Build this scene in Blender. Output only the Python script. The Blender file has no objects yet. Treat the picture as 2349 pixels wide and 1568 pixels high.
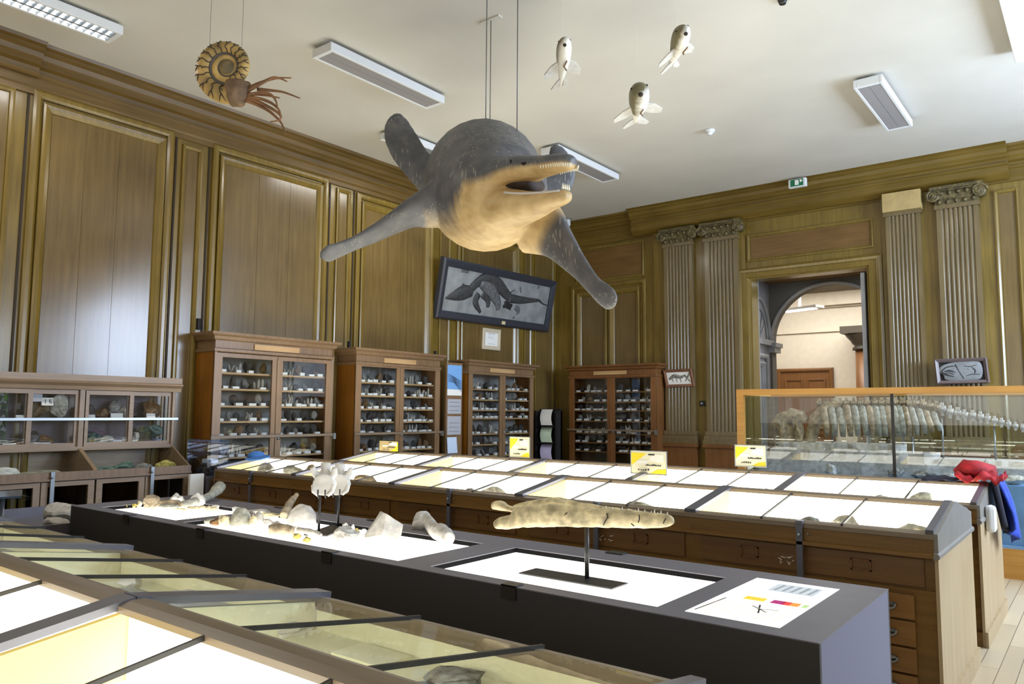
import bpy, bmesh, math, random
from mathutils import Vector, Matrix, noise
PI = math.pi
scene = bpy.context.scene
C = scene.collection
R = random.Random(7)

# ------------------------------------------------------------------ camera
YAW, PITCH, ROLL, FPX = 0.66307031, 0.09203018, 0.00633129, 1746.84
CAM = Vector((0, 0, 1.65))
fw = Vector((-math.sin(YAW)*math.cos(PITCH), math.cos(YAW)*math.cos(PITCH), math.sin(PITCH)))
r0 = Vector((math.cos(YAW), math.sin(YAW), 0)); u0 = r0.cross(fw)
RT = r0*math.cos(ROLL) + u0*math.sin(ROLL)
UP = u0*math.cos(ROLL) - r0*math.sin(ROLL)
RH = r0.copy()                                   # horizontal, to the right of the view
TC = Vector((math.sin(YAW), -math.cos(YAW), 0))  # horizontal, towards the view point
cd = bpy.data.cameras.new('camera'); cam = bpy.data.objects.new('camera', cd); C.objects.link(cam)
cd.sensor_width = 36; cd.lens = FPX/2349*36; cd.clip_start = .02; cd.clip_end = 200
m3 = Matrix((RT, UP, -fw)).transposed()
cam.matrix_world = Matrix.Translation(CAM) @ m3.to_4x4()
scene.camera = cam

def ray(px, py): return fw + RT*((px-1174.5)/FPX) - UP*((py-784)/FPX)
def at_z(px, py, z): d = ray(px, py); return CAM + d*((z-1.65)/d.z)
def at_y(px, py, y): d = ray(px, py); return CAM + d*(y/d.y)
def at_x(px, py, x): d = ray(px, py); return CAM + d*(x/d.x)
def at_d(px, py, dep): return CAM + ray(px, py)*dep
def depth(p): return (Vector(p)-CAM).dot(fw)

# ------------------------------------------------------------------ materials
def lin(c):
    return tuple((((v/255+.055)/1.055)**2.4 if v > 10 else v/255/12.92) for v in c) + (1,)
def newmat(name):
    m = bpy.data.materials.new(name); m.use_nodes = True
    nt = m.node_tree; b = nt.nodes['Principled BSDF']; return m, nt, b
def mat(name, col, rough=.5, metal=0, emit=0, ecol=None, spec=.5, var=0, vscale=8, bump=0):
    m, nt, b = newmat(name)
    b.inputs['Base Color'].default_value = lin(col); b.inputs['Roughness'].default_value = rough
    b.inputs['Metallic'].default_value = metal; b.inputs['Specular IOR Level'].default_value = spec
    if emit:
        b.inputs['Emission Color'].default_value = lin(ecol or col); b.inputs['Emission Strength'].default_value = emit
    if var or bump:
        tc = nt.nodes.new('ShaderNodeTexCoord'); n = nt.nodes.new('ShaderNodeTexNoise')
        n.inputs['Scale'].default_value = vscale; n.inputs['Detail'].default_value = 5
        nt.links.new(tc.outputs['Object'], n.inputs['Vector'])
        if var:
            r = nt.nodes.new('ShaderNodeValToRGB')
            r.color_ramp.elements[0].position = .3; r.color_ramp.elements[1].position = .7
            r.color_ramp.elements[0].color = lin([max(0, v*(1-var)) for v in col]); r.color_ramp.elements[1].color = lin([min(255, v*(1+var)) for v in col])
            nt.links.new(n.outputs['Fac'], r.inputs['Fac']); nt.links.new(r.outputs['Color'], b.inputs['Base Color'])
        if bump:
            bp = nt.nodes.new('ShaderNodeBump'); bp.inputs['Strength'].default_value = bump; bp.inputs['Distance'].default_value = .02
            nt.links.new(n.outputs['Fac'], bp.inputs['Height']); nt.links.new(bp.outputs['Normal'], b.inputs['Normal'])
    return m
def wood(name, c1, c2, axis='z', rough=.4, fine=34, coat=0):
    m, nt, b = newmat(name)
    tc = nt.nodes.new('ShaderNodeTexCoord'); mp = nt.nodes.new('ShaderNodeMapping')
    s = {'x': (1.2, fine, fine), 'y': (fine, 1.2, fine), 'z': (fine, fine, 1.2)}[axis]
    mp.inputs['Scale'].default_value = s
    n = nt.nodes.new('ShaderNodeTexNoise'); n.inputs['Scale'].default_value = 1; n.inputs['Detail'].default_value = 4; n.inputs['Roughness'].default_value = .6
    n2 = nt.nodes.new('ShaderNodeTexNoise'); n2.inputs['Scale'].default_value = 1.3; n2.inputs['Detail'].default_value = 2
    mx = nt.nodes.new('ShaderNodeMath'); mx.operation = 'MULTIPLY_ADD'; mx.inputs[1].default_value = .55
    ms = nt.nodes.new('ShaderNodeMath'); ms.operation = 'MULTIPLY'; ms.inputs[1].default_value = .45
    r = nt.nodes.new('ShaderNodeValToRGB'); r.color_ramp.elements[0].position = .32; r.color_ramp.elements[1].position = .68
    r.color_ramp.elements[0].color = lin(c1); r.color_ramp.elements[1].color = lin(c2)
    L = nt.links.new
    L(tc.outputs['Object'], mp.inputs['Vector']); L(mp.outputs['Vector'], n.inputs['Vector']); L(tc.outputs['Object'], n2.inputs['Vector'])
    L(n2.outputs['Fac'], ms.inputs[0]); L(n.outputs['Fac'], mx.inputs[0]); L(ms.outputs[0], mx.inputs[2])
    L(mx.outputs[0], r.inputs['Fac']); L(r.outputs['Color'], b.inputs['Base Color'])
    b.inputs['Roughness'].default_value = rough
    if coat: b.inputs['Coat Weight'].default_value = coat; b.inputs['Coat Roughness'].default_value = .16
    return m
def glass(name, tint=(255, 255, 255), ior=1.45, rough=0.0, extra=0.0, k=1.5):
    m = bpy.data.materials.new(name); m.use_nodes = True; nt = m.node_tree
    nt.nodes.remove(nt.nodes['Principled BSDF']); out = nt.nodes['Material Output']
    t = nt.nodes.new('ShaderNodeBsdfTransparent'); t.inputs['Color'].default_value = lin(tint)
    g = nt.nodes.new('ShaderNodeBsdfGlossy'); g.inputs['Roughness'].default_value = rough
    fr = nt.nodes.new('ShaderNodeFresnel'); fr.inputs['IOR'].default_value = ior
    # both faces of the sheet reflect, and a sheet seen from behind must not read as total reflection
    geo = nt.nodes.new('ShaderNodeNewGeometry')
    iorn = nt.nodes.new('ShaderNodeMix'); iorn.data_type = 'FLOAT'; iorn.inputs['A'].default_value = ior; iorn.inputs['B'].default_value = 1/ior
    nt.links.new(geo.outputs['Backfacing'], iorn.inputs['Factor']); nt.links.new(iorn.outputs['Result'], fr.inputs['IOR'])
    a = nt.nodes.new('ShaderNodeMath'); a.operation = 'MULTIPLY_ADD'; a.inputs[1].default_value = k; a.inputs[2].default_value = extra; a.use_clamp = True
    mx = nt.nodes.new('ShaderNodeMixShader')
    nt.links.new(fr.outputs[0], a.inputs[0]); nt.links.new(a.outputs[0], mx.inputs[0])
    nt.links.new(t.outputs[0], mx.inputs[1]); nt.links.new(g.outputs[0], mx.inputs[2]); nt.links.new(mx.outputs[0], out.inputs['Surface'])
    return m

M = {}
M['ceiling'] = mat('ceiling_paint', (204, 200, 190), .9, var=.03, vscale=.7)
M['floor'] = None
M['wall_wood'] = wood('wall_oak_stile', (94, 76, 24), (134, 110, 46), 'z', .3, 30, .3)
M['panel_wood'] = wood('wall_oak_panel', (86, 68, 34), (120, 98, 55), 'z', .24, 22, .36)
M['panel_wood_h'] = wood('wall_oak_panel_across', (92, 66, 30), (128, 96, 52), 'x', .38, 22)
M['cornice'] = wood('cornice_oak_y', (82, 61, 20), (114, 88, 40), 'y', .4, 26)
M['cornice_x'] = wood('cornice_oak_x', (88, 68, 18), (122, 98, 40), 'x', .4, 26)
M['pilaster'] = wood('pilaster_oak', (92, 78, 48), (124, 106, 72), 'z', .28, 26, .4)
M['carved'] = mat('carved_dark_oak', (82, 72, 44), .55, var=.45, vscale=22, bump=.6)
M['plain_cap'] = mat('plain_capital_ply', (176, 152, 100), .6, var=.05)
M['cab_front'] = wood('cabinet_front_wood', (112, 87, 61), (142, 114, 85), 'z', .36, 30)
M['cab_side'] = wood('cabinet_side_wood', (124, 76, 18), (158, 104, 34), 'z', .36, 26)
M['cab_dark'] = wood('dark_cabinet_wood', (98, 62, 30), (136, 92, 52), 'z', .36, 30)
M['shelf'] = wood('shelf_wood', (170, 132, 84), (202, 166, 118), 'x', .5, 20)
M['cab_back'] = mat('cabinet_back_board', (150, 146, 136), .8, var=.12, vscale=2.5)
M['cab_back_dark'] = mat('cabinet_back_brown', (92, 74, 44), .8, var=.1, vscale=2.5)
M['desk_wood'] = wood('desk_case_wood', (130, 108, 84), (160, 134, 108), 'y', .4, 30)
M['desk_back'] = mat('desk_case_lining', (112, 102, 104), .8, var=.14, vscale=3)
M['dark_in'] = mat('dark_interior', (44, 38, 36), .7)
M['case_front'] = wood('case_front_wood', (98, 68, 20), (130, 94, 40), 'x', .42, 26)
M['case_panel'] = wood('case_dark_panel_wood', (90, 60, 24), (118, 84, 42), 'x', .45, 22)
M['case_drawer'] = wood('case_drawer_wood', (112, 76, 32), (148, 106, 54), 'x', .42, 22)
M['case_end'] = wood('case_end_pale_wood', (158, 136, 100), (186, 164, 128), 'z', .5, 16)
M['case_trim'] = wood('case_grey_brown_trim', (104, 90, 72), (134, 118, 98), 'x', .38, 30)
M['gable'] = mat('grey_gable_paint', (122, 118, 110), .45, var=.03)
M['mullion'] = mat('grey_mullion_metal', (104, 104, 112), .32, metal=.35)
M['bar'] = mat('dark_glazing_bar', (40, 38, 36), .4, metal=.3)
M['divider'] = mat('glowing_yellow_divider', (246, 216, 130), .7, emit=.7, ecol=(255, 218, 110))  # pale yellow wood; emission stands in for light box glow on it
M['light'] = mat('light_box_diffuser', (255, 255, 252), .8, emit=5.0, ecol=(255, 250, 240))
M['light_dim'] = mat('glowing_case_lining', (198, 194, 162), .8, emit=.22, ecol=(208, 204, 172), var=.08, vscale=3)  # faint emission stands in for light inside the dim case half
M['pane'] = glass('case_glass', (250, 253, 250), 1.42, k=.62)
M['dim_pane'] = glass('case_glass_far_side', (250, 253, 250), 1.40, k=.36)
M['cab_pane'] = glass('cabinet_glass', (236, 240, 244), 1.5)
M['tank'] = glass('tank_glass', (240, 246, 246), 1.5, extra=.01)
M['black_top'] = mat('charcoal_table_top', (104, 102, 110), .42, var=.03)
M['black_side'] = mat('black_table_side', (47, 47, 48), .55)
M['black'] = mat('black_metal', (34, 33, 33), .4)
M['steel'] = mat('steel', (150, 156, 160), .3, metal=.8)
M['white'] = mat('white_plastic', (222, 224, 226), .5)
M['card'] = mat('white_card', (236, 234, 226), .7)
M['grey_card'] = mat('grey_card', (176, 178, 186), .6)
M['louvre'] = mat('grey_louvre', (150, 148, 150), .5)
M['lamp'] = mat('lit_tube', (255, 255, 255), .5, emit=9)
M['rock_dark'] = mat('dark_mineral', (58, 54, 50), .35, var=.5, vscale=30, bump=.5)
M['rock_grey'] = mat('grey_mineral', (120, 118, 112), .5, var=.4, vscale=26, bump=.5)
M['rock_pale'] = mat('pale_mineral', (186, 180, 164), .5, var=.25, vscale=26, bump=.4)
M['rock_brown'] = mat('brown_mineral', (110, 82, 48), .5, var=.4, vscale=26, bump=.5)
M['rock_green'] = mat('green_mineral', (78, 100, 90), .4, var=.4, vscale=26, bump=.5)
M['rock_yellow'] = mat('yellow_mineral', (176, 160, 82), .5, var=.3, vscale=40, bump=.5)
M['bone'] = mat('grey_bone', (176, 172, 164), .6, var=.12, vscale=18, bump=.35)
M['bone_w'] = mat('white_bone', (206, 203, 196), .55, var=.05, vscale=18, bump=.2)
M['bone_y'] = mat('yellow_bone', (198, 184, 146), .6, var=.2, vscale=22, bump=.5)
M['bone_b'] = mat('brown_bone', (150, 134, 108), .6, var=.25, vscale=18, bump=.5)
M['bone_g'] = mat('greenish_grey_bone', (150, 148, 134), .6, var=.2, vscale=20, bump=.5)
M['tooth'] = mat('ivory_tooth', (244, 238, 214), .4)
M['crack'] = mat('dark_crack', (50, 40, 28), .8)
M['frame_black'] = mat('black_picture_frame', (52, 54, 62), .4)
M['frame_wood'] = mat('mid_brown_picture_frame', (120, 82, 60), .4, var=.1)
M['frame_pale'] = mat('pale_picture_frame', (206, 192, 166), .5)
M['slab'] = mat('grey_fossil_slab', (136, 138, 138), .6, var=.12, vscale=5)
M['slab_dk'] = mat('dark_fossil_matter', (58, 58, 58), .6, var=.25, vscale=20)
M['slab_md'] = mat('mid_fossil_matter', (92, 92, 94), .6, var=.2, vscale=20)
M['paper'] = mat('white_paper', (238, 238, 234), .7)
M['sky_blue'] = mat('sky_blue_print', (120, 170, 226), .5)
M['blue'] = mat('blue_cloth', (40, 70, 176), .8, var=.15, vscale=20)
M['cap_blue'] = mat('mid_blue_cap', (70, 124, 196), .8)
M['red'] = mat('red_cloth', (150, 18, 26), .8, var=.2, vscale=20)
M['navy'] = mat('navy_cloth', (22, 24, 44), .8)
M['deck'] = mat('blue_grey_deck', (120, 164, 208), .5, var=.1, vscale=3)
M['case_oak'] = wood('tank_rim_oak', (176, 124, 52), (204, 152, 78), 'x', .4, 24)
M['vest'] = mat('grey_blue_vestibule', (142, 140, 138), .5, var=.08, vscale=3)
M['vest_dk'] = mat('dark_arch_paint', (96, 92, 84), .6)
M['plaster'] = mat('far_room_plaster', (206, 196, 180), .8, var=.02)
M['brown_door'] = wood('far_door_wood', (96, 62, 28), (126, 84, 44), 'z', .4, 26)
M['far_col'] = mat('far_column_dark', (66, 58, 48), .5)
M['yellow'] = mat('sign_yellow', (238, 214, 40), .6)
M['sign_w'] = mat('sign_cream', (232, 228, 200), .6)
M['sign_tan'] = mat('sign_tan', (196, 176, 130), .6)
M['green'] = mat('exit_green', (20, 110, 70), .5)
M['gold'] = mat('brass_plate', (220, 206, 160), .4)
M['ink'] = mat('black_ink', (36, 34, 32), .8)
M['purple'] = mat('sheet_lilac', (206, 200, 236), .6)
M['palegreen'] = mat('sheet_pale_green', (208, 228, 204), .6)
M['wire'] = mat('wire', (110, 112, 112), .4, metal=.5)

def floor_mat():
    m, nt, b = newmat('pale_plank_floor')
    tc = nt.nodes.new('ShaderNodeTexCoord'); mp = nt.nodes.new('ShaderNodeMapping'); mp.inputs['Rotation'].default_value = (0, 0, PI/2)
    br = nt.nodes.new('ShaderNodeTexBrick'); br.inputs['Scale'].default_value = 1
    br.inputs['Brick Width'].default_value = 1.3; br.inputs['Row Height'].default_value = .11; br.inputs['Mortar Size'].default_value = .0025
    br.inputs['Color1'].default_value = lin((206, 190, 160)); br.inputs['Color2'].default_value = lin((190, 172, 142)); br.inputs['Mortar'].default_value = lin((120, 104, 84))
    nt.links.new(tc.outputs['Object'], mp.inputs['Vector']); nt.links.new(mp.outputs['Vector'], br.inputs['Vector']); nt.links.new(br.outputs['Color'], b.inputs['Base Color'])
    b.inputs['Roughness'].default_value = .4
    return m
M['floor'] = floor_mat()

# ------------------------------------------------------------------ mesh builder
class MB:
    def __init__(s): s.v = []; s.f = []; s.sm = []
    def add(s, vs, fs, smooth=False):
        o = len(s.v); s.v += [Vector(v) for v in vs]; s.f += [[i+o for i in f] for f in fs]; s.sm += [smooth]*len(fs); return s
    def box(s, x0, x1, y0, y1, z0, z1):
        if x0 > x1: x0, x1 = x1, x0
        if y0 > y1: y0, y1 = y1, y0
        if z0 > z1: z0, z1 = z1, z0
        return s.add([(x0,y0,z0),(x1,y0,z0),(x1,y1,z0),(x0,y1,z0),(x0,y0,z1),(x1,y0,z1),(x1,y1,z1),(x0,y1,z1)],
              [(0,3,2,1),(4,5,6,7),(0,1,5,4),(1,2,6,5),(2,3,7,6),(3,0,4,7)])
    def obox(s, c, ex, ey, ez, sx, sy, sz):
        c = Vector(c); ex, ey, ez = Vector(ex)*sx/2, Vector(ey)*sy/2, Vector(ez)*sz/2
        return s.add([c-ex-ey-ez, c+ex-ey-ez, c+ex+ey-ez, c-ex+ey-ez, c-ex-ey+ez, c+ex-ey+ez, c+ex+ey+ez, c-ex+ey+ez],
              [(0,3,2,1),(4,5,6,7),(0,1,5,4),(1,2,6,5),(2,3,7,6),(3,0,4,7)])
    def quad(s, *p): return s.add(p, [tuple(range(len(p)))])
    def prism(s, poly, o, eu, ev, ew, w):
        """polygon poly in (eu, ev) from point o, swept w along ew"""
        o, eu, ev, ew = Vector(o), Vector(eu), Vector(ev), Vector(ew); n = len(poly)
        a = [o+eu*p[0]+ev*p[1] for p in poly]; b = [q+ew*w for q in a]
        return s.add(a+b, [list(range(n))[::-1], list(range(n, 2*n))] + [(i, (i+1) % n, n+(i+1) % n, n+i) for i in range(n)])
    def loft(s, rings, cap=True, smooth=True, closed=True):
        n = len(rings[0]); vs = [p for r in rings for p in r]; fs = []
        for k in range(len(rings)-1):
            for i in range(n if closed else n-1):
                fs.append((k*n+i, k*n+(i+1) % n, (k+1)*n+(i+1) % n, (k+1)*n+i))
        if cap: fs += [list(range(n))[::-1], [len(vs)-n+i for i in range(n)]]
        return s.add(vs, fs, smooth)
    def tube(s, pts, r, n=8, up=None, flat=1.0, smooth=True):
        pts = [Vector(p) for p in pts]; rs = r if isinstance(r, (list, tuple)) else [r]*len(pts); rings = []
        pu = None
        for i, p in enumerate(pts):
            d = (pts[min(i+1, len(pts)-1)]-pts[max(i-1, 0)]).normalized()
            if up is not None: u = Vector(up)
            elif pu is not None: u = pu
            else: u = Vector((0, 0, 1)) if abs(d.z) < .9 else Vector((1, 0, 0))
            a = d.cross(u).normalized(); b = a.cross(d).normalized(); pu = b
            rr = rs[i]
            ra, rb = rr if isinstance(rr, (tuple, list)) else (rr, rr*flat)
            rings.append([p + a*(ra*math.cos(t*2*PI/n)) + b*(rb*math.sin(t*2*PI/n)) for t in range(n)])
        return s.loft(rings, True, smooth)
    def cyl(s, p0, p1, r0, r1=None, n=16): return s.tube([p0, p1], [r0, r1 if r1 is not None else r0], n)
    def ball(s, c, rx, ry=None, rz=None, sub=2, axes=None):
        bm = bmesh.new(); bmesh.ops.create_icosphere(bm, subdivisions=sub, radius=1)
        ry = rx if ry is None else ry; rz = rx if rz is None else rz; c = Vector(c)
        ax = axes or (Vector((1,0,0)), Vector((0,1,0)), Vector((0,0,1)))
        vs = [c + ax[0]*(v.co.x*rx) + ax[1]*(v.co.y*ry) + ax[2]*(v.co.z*rz) for v in bm.verts]
        fs = [[v.index for v in f.verts] for f in bm.faces]; bm.free()
        return s.add(vs, fs, True)
    def mesh(s, name, shift=Vector((0,0,0)), rot=None):
        me = bpy.data.meshes.new(name)
        vs = [v-shift for v in s.v]
        if rot: vs = [rot @ v for v in vs]
        me.from_pydata(vs, [], s.f); me.polygons.foreach_set('use_smooth', s.sm)
        bm = bmesh.new(); bm.from_mesh(me); bmesh.ops.recalc_face_normals(bm, faces=bm.faces); bm.to_mesh(me); bm.free()
        me.update(); return me
    def build(s, name, m, parent=None, origin=None, bevel=0, label=None, local=False):
        """local=True: coordinates are already relative to the parent"""
        if parent is None:
            if origin is None:
                xs = [v.x for v in s.v]; ys = [v.y for v in s.v]; zs = [v.z for v in s.v]
                origin = Vector(((min(xs)+max(xs))/2, (min(ys)+max(ys))/2, min(zs)))
            origin = Vector(origin); me = s.mesh(name, origin)
        else:
            me = s.mesh(name) if local else s.mesh(name, wloc(parent))
        return link(name, me, m, parent, origin, bevel, label)
def each(mb, name, m, parent, local=False, **k):
    """one object per separate piece added to mb"""
    # union of faces sharing vertices
    par = list(range(len(mb.v)))
    def find(i):
        while par[i] != i: par[i] = par[par[i]]; i = par[i]
        return i
    for f in mb.f:
        for i in f[1:]: par[find(i)] = find(f[0])
    groups = {}
    for fi, f in enumerate(mb.f): groups.setdefault(find(f[0]), []).append(fi)
    out = []
    for fl_ in groups.values():
        idx = {}; q = MB()
        for fi in fl_:
            for i in mb.f[fi]:
                if i not in idx: idx[i] = len(q.v); q.v.append(mb.v[i].copy())
            q.f.append([idx[i] for i in mb.f[fi]]); q.sm.append(mb.sm[fi])
        out.append(q.build(name, m, parent, local=local, **k))
    return out
def wloc(o):
    v = Vector((0, 0, 0))
    while o is not None: v = v + o.location; o = o.parent
    return v
def link(name, me, m, parent=None, origin=None, bevel=0, label=None):
    o = bpy.data.objects.new(name, me); C.objects.link(o)
    if m is not None: me.materials.append(M[m] if isinstance(m, str) else m)
    if parent is not None: o.parent = parent
    elif origin is not None: o.location = origin
    if bevel:
        b = o.modifiers.new('bevel', 'BEVEL'); b.width = bevel; b.segments = 2; b.limit_method = 'ANGLE'
    if label: o['label'] = label
    return o
def tag(o, label, cat, group=None, kind=None):
    o['label'] = label; o['category'] = cat
    if group: o['group'] = group
    if kind: o['kind'] = kind
    return o
def thing(name, label, cat, loc, rotz=0, group=None):
    o = bpy.data.objects.new(name, None); C.objects.link(o); o.empty_display_size = .1
    o.location = loc; o.rotation_euler = (0, 0, rotz)
    return tag(o, label, cat, group)
def struct(name, mb, m, label=None, cat=None):
    o = mb.build(name, m); o['kind'] = 'structure'
    if label: o['label'] = label
    if cat: o['category'] = cat
    return o
def copy_tree(o, parent=None):
    c = o.copy(); C.objects.link(c)
    if parent is not None: c.parent = parent
    for ch in list(o.children): copy_tree(ch, c)
    return c
def remesh(mb, voxel, smooth=2, name='tmp'):
    """one continuous surface out of overlapping pieces"""
    me = mb.mesh(name); o = bpy.data.objects.new(name, me); C.objects.link(o)
    r = o.modifiers.new('r', 'REMESH'); r.mode = 'VOXEL'; r.voxel_size = voxel
    if smooth: sm = o.modifiers.new('s', 'SMOOTH'); sm.factor = .5; sm.iterations = smooth
    dg = bpy.context.evaluated_depsgraph_get(); dg.update()
    ev = o.evaluated_get(dg); out = bpy.data.meshes.new_from_object(ev)
    bpy.data.objects.remove(o); bpy.data.meshes.remove(me)
    q = MB(); q.v = [v.co.copy() for v in out.vertices]; q.f = [list(p.vertices) for p in out.polygons]; q.sm = [True]*len(q.f)
    bpy.data.meshes.remove(out)
    return q
def rough_up(q, amp, scale, seed=0):
    off = Vector((seed*3.7, seed*1.3, seed*2.1))
    for v in q.v:
        n = noise.noise_vector(v*scale+off); v += n*amp
    return q
def rock(c, rx, ry, rz, seed=0, amp=.35, sub=3, axes=None, facet=True):
    """angular stone whose lowest point rests at c.z"""
    q = MB(); q.ball((0, 0, 0), 1, sub=sub); rr = random.Random(seed)
    cuts = [(Vector((rr.gauss(0,1), rr.gauss(0,1), rr.gauss(0,1))).normalized(), rr.uniform(.55, .85)) for _ in range(9)]
    for v in q.v:
        for n, d in cuts:
            t = v.dot(n)
            if t > d: v -= n*(t-d)
        v += noise.noise_vector(v*2.2+Vector((seed, seed*.7, 0)))*amp*.35
    ax = axes or (Vector((1,0,0)), Vector((0,1,0)), Vector((0,0,1)))
    mn = [min(v[i] for v in q.v) for i in range(3)]; xx = [max(v[i] for v in q.v) for i in range(3)]
    mid = Vector([(a+b)/2 for a, b in zip(mn, xx)]); mx = [(b-a)/2 for a, b in zip(mn, xx)]; q.v = [v-mid for v in q.v]
    q.v = [ax[0]*(v.x/mx[0]*rx) + ax[1]*(v.y/mx[1]*ry) + ax[2]*(v.z/mx[2]*rz) for v in q.v]
    lo = min(v.z for v in q.v); c = Vector(c)
    q.v = [v + c - Vector((0, 0, lo)) for v in q.v]
    if facet: q.sm = [False]*len(q.f)
    return q

# ------------------------------------------------------------------ the room
WX, WY, H, EX, BY = -8.9, 12.85, 5.5, 3.2, -2.6
struct('floor', MB().box(WX-.2, EX+.2, BY-.2, WY+7.2, -.1, 0), 'floor')
struct('ceiling', MB().box(WX-.2, EX+.2, BY-.2, WY+.05, H, H+.15), 'ceiling')
struct('wall_left', MB().box(WX-.2, WX, BY-.2, WY+.3, 0, H), 'wall_wood')
DX0, DX1, DZ = -4.77, -2.84, 3.97
struct('wall_far', MB().box(WX, DX0, WY, WY+.3, 0, H).box(DX1, EX, WY, WY+.3, 0, H).box(DX0, DX1, WY, WY+.3, DZ, H), 'wall_wood')
struct('wall_back', MB().box(WX, EX, BY-.2, BY, 0, H), 'wall_wood')
WIN = [(4.8, 7.0, .9, 4.4), (8.7, 11.3, 2.0, 4.8)]
ww = MB(); ys = [BY-.2, WIN[0][0], WIN[0][1], WIN[1][0], WIN[1][1], WY+.3]
for i in range(0, 6, 2): ww.box(EX, EX+.3, ys[i], ys[i+1], 0, H)
for a, b, za, zb in WIN: ww.box(EX, EX+.3, a, b, 0, za).box(EX, EX+.3, a, b, zb, H)
struct('wall_right', ww, 'plaster')
for k, (a, b, za, zb) in enumerate(WIN):
    w = MB(); w.box(EX+.1, EX+.16, a, a+.07, za, zb).box(EX+.1, EX+.16, b-.07, b, za, zb).box(EX+.1, EX+.16, a, b, za, za+.08).box(EX+.1, EX+.16, a, b, zb-.08, zb)
    w.box(EX+.11, EX+.15, (a+b)/2-.03, (a+b)/2+.03, za+.08, zb-.08)
    for z in [za+(zb-za)*j/4 for j in (1, 2, 3)]: w.box(EX+.11, EX+.15, a+.07, b-.07, z-.015, z+.015)
    struct('window_%d' % (k+1), w, 'white')

def frame_bars(mb, fn, a0, a1, z0, z1, prof):
    """mitred picture-frame moulding; prof = [(inset, out)] ; fn(a, out, z) -> point"""
    cor = [(a0, z0, 1, 1), (a1, z0, -1, 1), (a1, z1, -1, -1), (a0, z1, 1, -1)]
    rings = [[fn(a+sx*i, o, z+sz*i) for i, o in prof] for a, z, sx, sz in cor]
    rings.append(rings[0])
    n = len(prof)
    vs = [p for r in rings[:4] for p in r]
    fs = [(k*n+i, k*n+i+1, ((k+1) % 4)*n+i+1, ((k+1) % 4)*n+i) for k in range(4) for i in range(n-1)]
    mb.add(vs, fs)
NT = [0]
def trim(mb, m):
    NT[0] += 1; return struct('trim_%d' % NT[0], mb, m)
fl = lambda a, o, z: Vector((WX+o, a, z))
ff = lambda a, o, z: Vector((a, WY-o, z))
BIG = [(0, 0), (0, .035), (.025, .05), (.06, .05), (.085, .03), (.085, .012)]
INN = [(0, .012), (0, .04), (.02, .05), (.05, .042), (.09, .02), (.10, .004)]
SML = [(0, 0), (0, .03), (.02, .034), (.045, .02), (.05, .004)]
def planks(fn, a0, a1, z0, z1, n, out, horiz=False, seed=1):
    q = MB(); rr = random.Random(seed); cuts = [0]+sorted((k+rr.uniform(-.15, .15))/n for k in range(1, n))+[1]
    for i in range(n):
        if horiz: A0, A1, Z0, Z1 = a0, a1, z0+(z1-z0)*cuts[i]+.002, z0+(z1-z0)*cuts[i+1]-.002
        else: A0, A1, Z0, Z1 = a0+(a1-a0)*cuts[i]+.002, a0+(a1-a0)*cuts[i+1]-.002, z0, z1
        p = [fn(A0, 0, Z0), fn(A1, 0, Z0), fn(A1, 0, Z1), fn(A0, 0, Z1)]; f = [fn(A0, out, Z0), fn(A1, out, Z0), fn(A1, out, Z1), fn(A0, out, Z1)]
        q.add(p+f, [(0,1,2,3),(4,5,6,7),(0,1,5,4),(1,2,6,5),(2,3,7,6),(3,0,4,7)])
    return q
# tall cupboard doors and narrow stile panels down the left wall
Zb = .25
for i, (a, b, top) in enumerate([(.7, 2.25, 5.06), (3.04, 4.60, 5.06), (5.12, 6.96, 5.06), (7.5, 9.2, 4.98), (9.8, 11.6, 4.95)]):
    q = MB(); frame_bars(q, fl, a, b, Zb, top, BIG); frame_bars(q, fl, a+.1, b-.1, Zb+.1, top-.12, INN); trim(q, 'wall_wood')
    trim(planks(fl, a+.2, b-.2, Zb+.2, top-.22, 3, .004, seed=i+3), 'panel_wood')
for a, b, top in [(2.35, 2.87, 5.0), (4.72, 4.98, 4.94), (7.12, 7.38, 4.96), (9.35, 9.62, 4.9), (11.75, 11.98, 4.9), (12.1, 12.75, 4.9)]:
    q = MB(); frame_bars(q, fl, a, b, Zb, top, SML); trim(q, 'wall_wood')
    trim(planks(fl, a+.06, b-.06, Zb+.06, top-.06, 1, .003), 'panel_wood')
q = MB()
for y in (3.0, 4.64, 5.08, 7.0, 7.46): q.box(WX, WX+.012, y-.012, y+.012, .2, 5.0)
trim(q, 'crack')
q = MB()                                             # key escutcheons of the cupboard doors
for y, z in ((5.03, 2.72), (6.97, 4.7), (7.43, 2.62), (9.28, 2.6)): q.box(WX, WX+.03, y-.02, y+.02, z-.07, z+.07)
trim(q, 'ink')
CORN = [(0, 5.0), (.03, 5.0), (.03, 5.06), (.05, 5.08), (.05, 5.17), (.075, 5.19), (.075, 5.215), (.05, 5.22), (.055, 5.27), (.10, 5.29), (.10, 5.325), (.135, 5.35), (.155, 5.40), (.19, 5.42), (.19, 5.45), (.235, 5.465), (.245, 5.5), (0, 5.5)]
q = MB(); q.prism([(p[0], p[1]) for p in CORN], (WX, BY, 0), (1,0,0), (0,0,1), (0,1,0), WY-BY); trim(q, 'cornice')
q = MB(); q.prism([(p[0]+.05, p[1]) for p in CORN if p[1] > 5.10 and p[0] > 0 and p[1] < 5.49]+[(.295, 5.499), (.001, 5.499), (.001, 5.17)], (WX, BY, 0), (1,0,0), (0,0,1), (0,1,0), 3.05-BY); trim(q, 'cornice')
q = MB(); q.prism([(p[0], p[1]) for p in CORN], (WX+.2, WY, 0), (0,-1,0), (0,0,1), (1,0,0), EX-WX-.2); trim(q, 'cornice_x')
BO0, BO1 = -7.02, -.95                                # the cornice and wall break forward over the pilasters
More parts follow.
